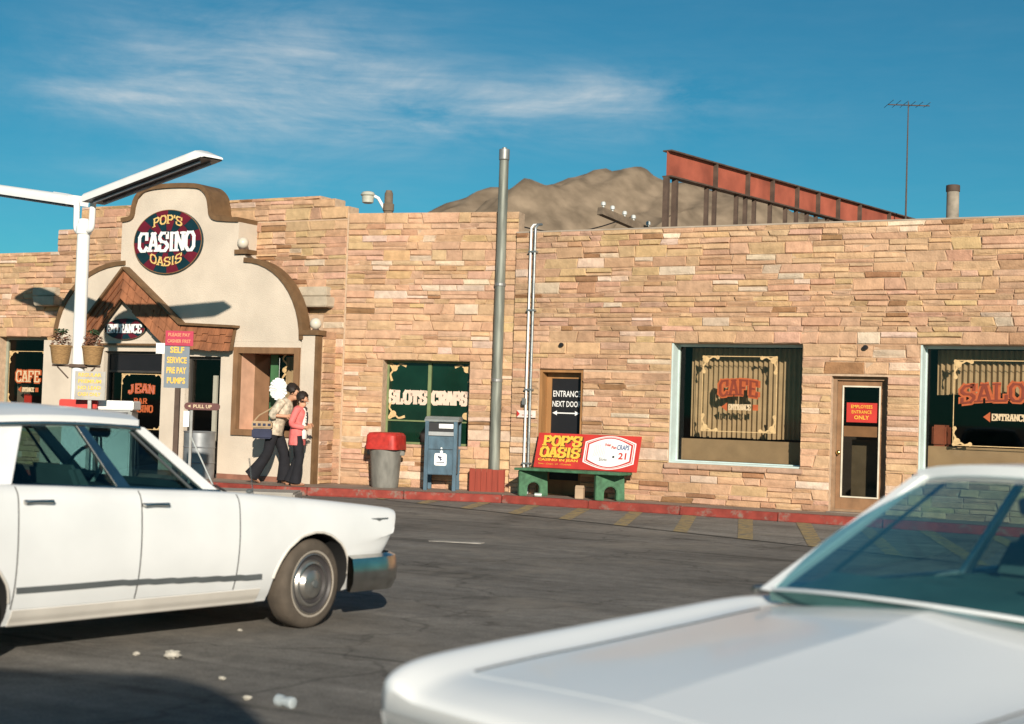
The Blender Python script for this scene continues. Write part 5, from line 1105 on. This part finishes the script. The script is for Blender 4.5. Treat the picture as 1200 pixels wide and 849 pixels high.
# ------------------------------------------------------------------ forecourt: lamp standard, pumps, signs, baskets
LZ = 23.9; lampP = cx(-508/1750*LZ, LZ)
isl = Vector((lampP.x, lampP.y, 0))
ISA = math.atan2((r0*.75-f0*.66).y, (r0*.75-f0*.66).x)
tag(MB().box(-2.2, 3.6, -.45, .45, 0, .13).build('pump_island', mat('island concrete', (.30, .28, .25), .9, .15, 3, .2), None, loc=isl, rot=(0, 0, YAW), bevel=.03), kind='structure')
g = thing('lamp_standard', 'white forecourt lamp post with two long upswept fluorescent hoods', 'lamp post', (lampP.x, lampP.y, .13), ISA); g.scale = (1.02, 1.02, 1.02)
MB().lathe([(.16, 0), (.16, .04), (.10, .06), (.098, 4.05), (.10, 4.07), (.10, 4.14), (.07, 4.17), (.001, 4.18)], 20).build('post', M_LAMPW, g, smooth=35)
MB().lathe([(.115, 3.93), (.12, 3.95), (.12, 4.05), (.115, 4.07)], 20).build('collar', M_LAMPW, g, smooth=35)
for sg in (1, -1):
    P = [(sg*.08, 0, 4.0), (sg*.16, 0, 3.99), (sg*.21, 0, 4.05), (sg*.22, 0, 4.25), (sg*.23, 0, 4.40), (sg*.30, 0, 4.50), (sg*.46, 0, 4.55), (sg*.9, 0, 4.62)]
    MB().tube([tuple(p) for p in catmull(P, 4)], .05, 10).build('arm', M_LAMPW, g, smooth=60)
    T_ = Matrix.Translation((sg*.22, 0, 4.46)) @ Matrix.Rotation(-sg*R(8.5), 4, 'Y')
    LH, wd = 3.05, .205
    m = MB(); m.T = T_; rows = []
    sec = [(-wd, -.06), (-wd, .03), (-wd*.8, .075), (-wd*.3, .095), (wd*.3, .095), (wd*.8, .075), (wd, .03), (wd, -.06)]
    for k in range(16):
        t = k/15; x = sg*LH*t; e = 1.0 if t < .93 else math.sqrt(max(0, 1-((t-.93)/.07)**2))*.75+.25
        rows.append([(x, y*(1 if t < .93 else .75+.25*e), -.06+(z+.06)*e) for y, z in sec])
    m.grid(rows); m.poly(rows[0]); m.poly(rows[-1]); hood = m.build('hood', M_LAMPW, g, smooth=45)
    m = MB(); m.T = T_; m.box(min(sg*.03, sg*(LH-.05)), max(sg*.03, sg*(LH-.05)), -wd+.012, wd-.012, -.064, -.058); m.build('underside', M_LENS, g)
    for y in (-.09, .09): mm = MB(); mm.T = T_; mm.tube([(sg*.15, y, -.085), (sg*(LH-.2), y, -.085)], .019, 8); mm.build('tube_lamp', mat('unlit fluorescent tube', (.30, .32, .36), .4), g, smooth=60)
# brackets with two planted baskets
g2 = thing('bracket_arm', 'dark iron bracket carrying two baskets across the white lamp post', 'bracket', (lampP.x, lampP.y, 2.02), YAW)
MB().bar((-.38, -.11, 0), (.38, -.11, 0), .04, .035).build('bar', M_DKSTEEL, g2); MB().box(-.115, .115, -.105, .105, -.03, .03).build('clamp', M_DKSTEEL, g2)
for s in (-1, 1): MB().bar((s*.12, -.11, -.20), (s*.30, -.11, -.02), .02, .02).build('stay', M_DKSTEEL, g2)
for s, lb in ((-1, 'wicker basket of dry flowers left of the white lamp post'), (1, 'wicker basket of dry flowers right of the white lamp post')):
    p = lampP+r0*s*.255-f0*.11; b = thing('flower_basket', lb, 'basket', (p.x, p.y, 2.042), YAW, 'flower baskets on the lamp post')
    mm = MB(); mm.lathe([(.12, 0), (.13, .02), (.165, .26), (.18, .28), (.175, .30), (.14, .29), (.11, .04)], 22).build('basket', M_WICKER, b, smooth=30)
    for nm, mt, z, cnt, rr_ in (('dry_flowers', M_DRY, .38, 260, .155), ('leaves', M_LEAF, .52, 80, .10)):
        mm = MB()
        for i in range(cnt):
            t = rng.uniform(0, 6.28); q = rng.random()**.6; u = rng.uniform(-1, 1); c = Vector((rr_*q*math.cos(t), rr_*q*math.sin(t), z+(.12 if nm == 'dry_flowers' else .05)*u*math.sqrt(max(0, 1-q*q*.7)))); a = rng.uniform(0, 3.14); e = rng.uniform(.015, .035)
            d1_ = Vector((math.cos(a), math.sin(a), rng.uniform(-.6, .6)))*e; d2_ = Vector((-math.sin(a), math.cos(a), rng.uniform(-.6, .9)))*e*.6
            mm.poly([c-d1_, c+d2_, c+d1_, c-d2_])
        tag(mm.build(nm, mt, b, recalc=False), kind='stuff')
# pumps
def pump(p, label, top):
    g = thing('fuel_pump', label, 'fuel pump', (p.x, p.y, .13), YAW, 'fuel pumps on the island')
    MB().box(-.24, .24, -.2, .2, 0, 1.02).build('cabinet', M_LAMPW, g, bevel=.02); MB().box(-.25, .25, -.21, .21, 1.023, 1.22).build('meter_head', M_STEEL, g, bevel=.02)
    MB().box(-.20, .20, -.216, -.212, 1.06, 1.19).build('dial_glass', M_BLACK, g); MB().box(-.28, .28, -.23, .23, 1.223, 1.36).build('top_panel', top, g, bevel=.015)
    MB().tube([(.24, -.1, .95), (.33, -.1, .8), (.36, -.1, .3), (.30, -.1, .15), (.27, -.1, .5), (.27, -.08, .9)], .018, 8).build('hose', M_RUBBER, g, smooth=60); MB().bar((.27, -.08, .88), (.27, -.12, 1.08), .03, .04).build('nozzle', M_STEEL, g)
pump(cx(-6.42, 22.4), 'fuel pump with a red top showing over the sedan roof', M_SIGNRED); pump(cx(-5.90, 22.5), 'fuel pump with a white top showing over the sedan roof', M_LAMPW)
# price board
p = cx(-6.20, 22.0); g = thing('price_board', 'faded yellow lettered price board beside the white lamp post', 'sign', (p.x, p.y, .13), YAW+R(6))
MB().box(-.22, .22, -.012, .012, 1.36, 1.78).build('panel', mat('faded price board', (.38, .36, .33), .7, .2, 6), g); MB().bar((0, .03, 0), (0, .03, 1.5), .05, .05).build('post', M_STEEL, g)
for i, tx in enumerate(('REGULAR', 'PREMIUM', 'NO LEAD', 'CASH ONLY')): sans(MB(), tx, -.17, 1.70-.095*i, .33, .055, -.014, .03).build('lettering', M_YELLOW, g, recalc=False)
# self service sign
p = cx((207.5-600)/1750*21.2, 21.2); g = thing('service_sign', 'grey sign lettered SELF SERVICE PRE PAY PUMPS topped by a red panel', 'sign', (p.x, p.y, .13), YAW)
MB().bar((.02, .03, 0), (.02, .03, 1.7), .07, .07).build('post', M_DKSTEEL, g)
MB().box(-.175, .175, -.012, .012, 1.57, 2.19).build('panel', M_SIGNGREY, g)
for i, (tx, wd) in enumerate((('SELF', .2), ('SERVICE', .28), ('PRE PAY', .28), ('PUMPS', .26))): sans(MB(), tx, -wd/2, 2.065-.145*i, wd, .09, -.014, .03).build('lettering', M_YELLOW, g, recalc=False)
MB().box(-.17, .225, -.03, -.014, 2.17, 2.38).build('red_panel', mat('crimson sign', (.42, .02, .06), .5, .1, 6), g)
m = MB(); sans(m, 'PLEASE PAY', -.13, 2.30, .31, .05, -.032, .02); sans(m, 'CASHIER FIRST', -.14, 2.21, .33, .05, -.032, .02); m.build('red_panel_lettering', mat('orange sign ink', (.68, .28, .14), .5), g, recalc=False)
MB().box(-.30, -.178, -.02, .0, 2.05, 2.20).build('white_tag', M_WHITE, g)
# pull-up bar
p = cx((239-600)/1750*21.0, 21.0); g = thing('pull_up_sign', 'brown round ended bar sign lettered PULL UP on a slim post', 'sign', (p.x, p.y, .13), YAW)
m = MB(); P = [(.20+.05*math.cos(R(t)), .05*math.sin(R(t))) for t in range(-90, 91, 15)]+[(-.20-.05*math.cos(R(t)), -.05*math.sin(R(t))) for t in range(-90, 91, 15)]
m.prism([(x, -.015, 1.32+z) for x, z in P], (0, .03, 0)); m.build('bar', mat('brown bar', (.11, .035, .03), .5), g)
m = MB(); sans(m, 'PULL UP', -.12, 1.295, .26, .05, -.017, .02); m.poly([(-.20, -.018, 1.32), (-.16, -.018, 1.30), (-.16, -.018, 1.34)]); m.build('lettering', M_CREAMP, g, recalc=False)
MB().bar((-.15, .03, 0), (-.15, .03, 1.3), .035, .035).build('post', M_STEEL, g); MB().box(-.25, -.17, -.03, -.02, 1.03, 1.25).build('white_tag', M_WHITE, g)
MB().bar((-.15, .03, .9), (.20, .03, .2), .02, .02).build('stay', M_GALV, g)

# ------------------------------------------------------------------ people
def tubeset(name, mt, parent, chains, smooth=60, n=14):
    m = MB()
    for pts, rad in chains: m.tube([tuple(p) for p in catmull(pts, 4)], [tuple(q) if hasattr(q, '__len__') else q for q in catmull(np.array([r_ if hasattr(r_, '__len__') else (r_, r_) for r_ in rad]), 4)], n)
    return m.build(name, mt, parent, smooth=smooth)
def skin_body(parent, verts, edges, radii, mt):
    me = bpy.data.meshes.new('body'); me.from_pydata(verts, edges, []); o = bpy.data.objects.new('body', me); COL.objects.link(o)
    md = o.modifiers.new('s', 'SKIN'); md.use_smooth_shade = True; sv = me.skin_vertices[0].data
    for i, r_ in enumerate(radii): sv[i].radius = (r_, r_) if not hasattr(r_, '__len__') else r_
    sv[0].use_root = True; sd = o.modifiers.new('d', 'SUBSURF'); sd.levels = 2; sd.render_levels = 2
    bpy.context.view_layer.update(); nm = evalmesh(o); bpy.data.objects.remove(o); bpy.data.meshes.remove(me)
    nm.materials.clear(); nm.materials.append(mt); nm.polygons.foreach_set('use_smooth', [True]*len(nm.polygons)); nm.name = 'body'
    return link('body', nm, parent)
def person(label, loc, rz, J, size):
    """J: joints. Local x is forward, -y the figure's right (towards the camera)"""
    g = thing('person', label, 'person', loc, rz); g.scale = (size, size, size)
    V, E_, Rr = [], [], []
    def ch(pts, rad, root=None):
        p = root
        for q, r_ in zip(pts, rad):
            V.append(tuple(q)); Rr.append(r_); k = len(V)-1
            if p is not None: E_.append((p, k))
            p = k
        return p
    pel = ch([J['pelvis']], [.11]); chest = ch([J['waist'], J['chest']], [.10, .11], pel); nk = ch([J['neck']], [.045], chest)
    hd = Vector(J['head']); hv = Vector(J['hv'])                     # head centre and facing
    h0 = ch([Vector(J['neck'])*.35+hd*.65+Vector((0, 0, -.03)), hd, hd+Vector((0, 0, .065))], [.058, .088, .07], nk)
    ch([hd+hv*.082+Vector((0, 0, -.015)), hd+hv*.105+Vector((0, 0, -.03))], [.02, .010], h0-1)
    ch([hd+hv*.06+Vector((0, 0, -.085))], [.032], h0-2)
    for s in ('R', 'L'):
        sh, el, wr, hn = [Vector(q) for q in J['arm'+s]]
        w_ = ch([sh, el, wr], [.05, .036, .026], chest); d = (hn-wr).normalized(); sd = Vector((0, 1, 0)).cross(d); sd = sd.normalized() if sd.length > .1 else Vector((0, 0, 1))
        pm = ch([wr+d*.045], [.030], w_)
        for k in range(4):
            off = sd*(.028-.018*k); L_f = (.062, .072, .068, .052)[k]; a = wr+d*.075+off; ch([a, a+d*L_f*.55+Vector((0, 0, -.006)), a+d*L_f+Vector((0, 0, -.022))], [.0085, .008, .007], pm)
        ch([wr+d*.035+sd*.04, wr+d*.075+sd*.055], [.010, .008], pm)
    for s in ('R', 'L'):
        hp, kn, an, toe = [Vector(q) for q in J['leg'+s]]; ch([hp, kn, an, an*.4+toe*.6, toe], [.085, .058, .038, .036, .026], pel)
    skin_body(g, V, E_, Rr, M_SKIN)
    # face: eyes, brows, mouth
    up = Vector((0, 0, 1)); sdv = up.cross(hv).normalized()
    for s in (-1, 1):
        MB().ball(hd+hv*.078+sdv*s*.034+up*.008, .011, 8).build('eye', M_BLACK, g); MB().bar(hd+hv*.084+sdv*s*.018+up*.03, hd+hv*.076+sdv*s*.052+up*.028, .008, .007).build('brow', M_HAIR, g)
        MB().ball(hd+sdv*s*.088+up*-.005, .024, 8, (.8, .35, 1.2)).build('ear', M_SKIN, g, smooth=60)
    MB().ball(hd+hv*.082+up*-.055, .02, 8, (.5, 1, .35)).build('mouth', mat('lips', (.30, .08, .06), .5), g, smooth=60)
    return g
def hair(g, hd, hv, seed, vol=1.0, drop=.0):
    m = MB(); rr_ = random.Random(seed); hd = Vector(hd); hv = Vector(hv); up = Vector((0, 0, 1)); sd = up.cross(hv); rows = []
    for i in range(13):
        th = math.pi*i/12*.78; row = []
        for j in range(25):
            ph = 2*math.pi*j/24; d = up*math.cos(th)+(hv*math.cos(ph)+sd*math.sin(ph))*math.sin(th)
            front = max(0, math.cos(ph)); lim = .98-.75*front**2; r_ = .118*vol*(1+.05*rr_.uniform(-1, 1))
            if th > math.pi*lim*.62: r_ *= .62
            row.append(hd+up*.015-hv*.012+d*r_+Vector((0, 0, -drop*max(0, (i-8)/4)*(1-front))))
        row[-1] = row[0]; rows.append(row)
    m.grid(rows); return m.build('hair', M_HAIR, g, smooth=50)
# woman in the coral cardigan, profile to the right
HD = R(24)
Ja = dict(pelvis=(0, 0, .93), waist=(.0, 0, 1.08), chest=(.01, 0, 1.27), neck=(.03, 0, 1.43), head=(.075, 0, 1.575), hv=(.96, -.12, -.2),
  armR=((.0, -.165, 1.385), (-.07, -.215, 1.12), (.14, -.14, 1.06), (.23, -.07, 1.08)), armL=((.0, .165, 1.385), (-.02, .22, 1.13), (.16, .12, 1.09), (.24, .05, 1.12)),
  legR=((0, -.085, .90), (.06, -.09, .50), (-.02, -.09, .08), (.12, -.10, .03)), legL=((0, .085, .90), (-.02, .09, .50), (-.16, .09, .10), (-.03, .10, .03)))
pA = (-15.37, 20.74, .13)
A = person('person in a coral cardigan and black trousers walking with hands held in front', pA, HD, Ja, .94)
tubeset('trousers', M_BLKCLOTH, A, [([(0, 0, 1.02), (0, 0, .93), (0, -.02, .84)], [(.115, .165), (.13, .18), (.11, .15)]), ([(0, -.085, .90), (.03, -.09, .70), (.055, -.09, .50), (.02, -.09, .28), (-.01, -.09, .055)], [.105, .095, .08, .085, .115]), ([(0, .085, .90), (-.01, .09, .70), (-.02, .09, .50), (-.09, .09, .28), (-.15, .09, .07)], [.105, .095, .08, .085, .115])])
tubeset('cardigan', M_PINK, A, [([(-.02, 0, .74), (-.02, 0, .80), (-.015, 0, .95), (-.01, 0, 1.10), (0, 0, 1.27), (.005, 0, 1.38), (.02, 0, 1.445)], [(.150, .195), (.152, .198), (.148, .192), (.132, .172), (.142, .188), (.115, .165), (.06, .07)]),
   ([(.0, -.15, 1.39), (-.05, -.205, 1.25), (-.075, -.22, 1.12), (.02, -.18, 1.08), (.12, -.145, 1.062)], [.072, .062, .056, .05, .044]), ([(.0, .15, 1.39), (-.02, .205, 1.25), (-.02, .225, 1.13), (.07, .17, 1.10), (.14, .13, 1.092)], [.072, .062, .056, .05, .044])], n=18)
tubeset('blouse', mat('white blouse', (.72, .66, .60), .8), A, [([(.085, -.02, .86), (.095, -.02, .98), (.095, -.02, 1.15), (.085, -.01, 1.30), (.06, 0, 1.40)], [(.072, .10), (.07, .10), (.068, .095), (.066, .08), (.045, .05)])])
m = MB()
for i, (z, y) in enumerate(((1.30, -.07), (1.25, -.09), (1.20, -.10), (1.16, -.11))): m.ball((.155, y, z), .035, 8, (.5, 1, .7))
m.build('blouse_ruffle', MATS['white blouse'], A, smooth=60)
MB().tube([(.165, -.09, 1.34), (.18, -.1, 1.24), (.17, -.11, 1.12)], .016, 6).build('scarf_end', M_BLKCLOTH, A, smooth=60)
hair(A, Ja['head'], Ja['hv'], 3, 1.10, .02)
for s, ang in ((-1, 0), (1, 0)):
    q = Ja['legR' if s < 0 else 'legL']; an, toe = Vector(q[2]), Vector(q[3]); d = (toe-an); d.z = 0; d.normalize()
    m = MB(); m.tube([an-d*.06+Vector((0, 0, .028-an.z)), an+Vector((0, 0, .03-an.z)), toe+Vector((0, 0, .0)), toe+d*.05], [(.028, .03), (.032, .036), (.024, .042), (.012, .02)], 10); m.build('shoe', mat('tan shoe', (.30, .15, .09), .5), A, smooth=60)
# companion behind, leaning forward in mid stride
Jb = dict(pelvis=(-.02, 0, .90), waist=(.04, 0, 1.05), chest=(.14, 0, 1.24), neck=(.22, 0, 1.40), head=(.30, -.02, 1.52), hv=(.92, -.2, -.34),
  armR=((.13, -.17, 1.36), (.0, -.24, 1.13), (.20, -.20, 1.12), (.30, -.15, 1.13)), armL=((.16, .17, 1.36), (.12, .23, 1.12), (.30, .17, 1.07), (.39, .12, 1.08)),
  legR=((-.02, -.085, .87), (-.10, -.09, .50), (-.36, -.09, .14), (-.24, -.10, .04)), legL=((-.02, .085, .87), (.14, .09, .50), (.16, .09, .08), (.30, .10, .03)))
pB = (-16.02, 20.95, .13)
B = person('person in a pale patterned shirt and dark flared trousers striding behind with a shoulder bag', pB, HD, Jb, 1.05)
tubeset('trousers', M_BLKCLOTH, B, [([(.01, 0, 1.0), (-.02, 0, .90), (-.03, -.02, .80)], [(.115, .165), (.13, .18), (.11, .15)]), ([(-.02, -.085, .87), (-.06, -.09, .68), (-.11, -.09, .48), (-.24, -.09, .28), (-.35, -.09, .12)], [.105, .095, .085, .10, .13]), ([(-.02, .085, .87), (.07, .09, .68), (.14, .09, .48), (.15, .09, .26), (.16, .09, .06)], [.105, .095, .085, .10, .13])])
M_SHIRT = mat('patterned shirt', (.50, .43, .33), .85, .45, 16)
tubeset('shirt', M_SHIRT, B, [([(-.03, 0, .82), (.0, 0, .95), (.05, 0, 1.08), (.13, 0, 1.23), (.165, 0, 1.34), (.20, 0, 1.41)], [(.148, .195), (.14, .188), (.13, .175), (.14, .19), (.115, .165), (.06, .07)]),
   ([(.13, -.15, 1.365), (.06, -.21, 1.25), (-.005, -.245, 1.13), (.05, -.235, 1.125)], [.078, .072, .062, .055]), ([(.16, .15, 1.365), (.15, .21, 1.24), (.12, .235, 1.12), (.18, .21, 1.10)], [.078, .072, .062, .055])], n=18)
hair(B, Jb['head'], Jb['hv'], 9, 1.12, .0)
for s in (-1, 1):
    q = Jb['legR' if s < 0 else 'legL']; an, toe = Vector(q[2]), Vector(q[3]); d = (toe-an).normalized()
    m = MB(); m.tube([an-d*.05+Vector((0, 0, -.05 if s > 0 else -.02)), an+Vector((0, 0, -.045)), toe, toe+d*.05], [(.028, .03), (.032, .036), (.024, .042), (.012, .02)], 10); m.build('shoe', MATS['tan shoe'], B, smooth=60)
# shoulder bag
hb = Matrix.Rotation(HD, 3, 'Z'); pb_ = Vector(pB)+hb @ Vector((-.17, -.27, .78)); bag = thing('shoulder_bag', 'navy and tan shoulder bag hanging at the hip of the striding person', 'bag', pb_, HD+R(4))
MB().box(-.17, .17, -.06, .06, 0, .17).build('bag_body', M_NAVY, bag, bevel=.02); MB().box(-.175, .175, -.064, .064, .172, .30).build('flap', mat('tan bag canvas', (.36, .25, .15), .8), bag, bevel=.02)
for i in range(4): MB().box(-.15+.085*i, -.10+.085*i, -.072, -.066, .22, .262).build('bag_patch', M_NAVY, bag)
MB().tube([(-.15, 0, .29), (-.06, .0, .40), (.10, .06, .50), (.24, .10, .62)], .014, 6).build('strap', MATS['tan bag canvas'], bag, smooth=60)

# ------------------------------------------------------------------ litter on the tarmac
def scrap(name, label, p, r_, mt, seed, cat):
    rr_ = random.Random(seed); m = MB(); rows = []
    for i in range(8):
        th = math.pi*i/7; rows.append([Vector((p[0], p[1], r_*.42))+Vector((math.sin(th)*math.cos(2*math.pi*j/12), math.sin(th)*math.sin(2*math.pi*j/12), math.cos(th)*.45))*r_*rr_.uniform(.62, 1.15) for j in range(12)]); rows[-1].append(rows[-1][0])
    rows[0] = [rows[0][0]]*13; rows[-1] = [rows[-1][0]]*13
    o = m.grid(rows).build(name, mt); return tag(o, label, cat, 'litter on the tarmac')
M_PAPER = mat('crumpled paper', (.44, .41, .35), .8, .2, 20)
for i, (x, y, r_, lb) in enumerate(((-5.99, 6.92, .055, 'largest crumpled paper ball on the tarmac below the sedan sill'), (-6.22, 6.86, .025, 'small pale scrap of paper left of the crumpled paper ball'), (-5.32, 6.56, .022, 'tiny paper scrap on the tarmac at the edge of the near shadow'), (-4.86, 6.20, .026, 'pale paper scrap just inside the near shadow'), (-6.35, 8.0, .02, 'tiny white scrap beside the front wheel of the sedan'))):
    scrap('paper_scrap', lb, (x, y), r_, M_PAPER, i+3, 'litter')
c = thing('crushed_can', 'crushed pale drink can lying on the tarmac near the bottom of the picture', 'can', (-4.60, 6.18, 0), R(-10)); MB().lathe([(.02, -.06), (.032, -.055), (.03, -.02), (.022, .0), (.031, .03), (.03, .055), (.02, .06)], 12, (0, 0, .026), 'x').build('can_body', mat('pale blue can', (.45, .50, .52), .4, .2, 14, metal=.3), c, smooth=50)
st_ = tag(MB().hexa([(-.30, -.03, 0), (.32, -.05, 0), (.34, .06, 0), (-.26, .07, 0)], [(-.30, -.03, .006), (.32, -.05, .008), (.34, .06, .012), (-.26, .07, .006)]).build('flattened_carton', mat('grimy card', (.30, .28, .25), .9, .35, 6), None, loc=(-8.74, 14.85, .0), rot=(0, 0, R(18))), 'flattened pale carton lying on the tarmac in mid lot', 'litter')
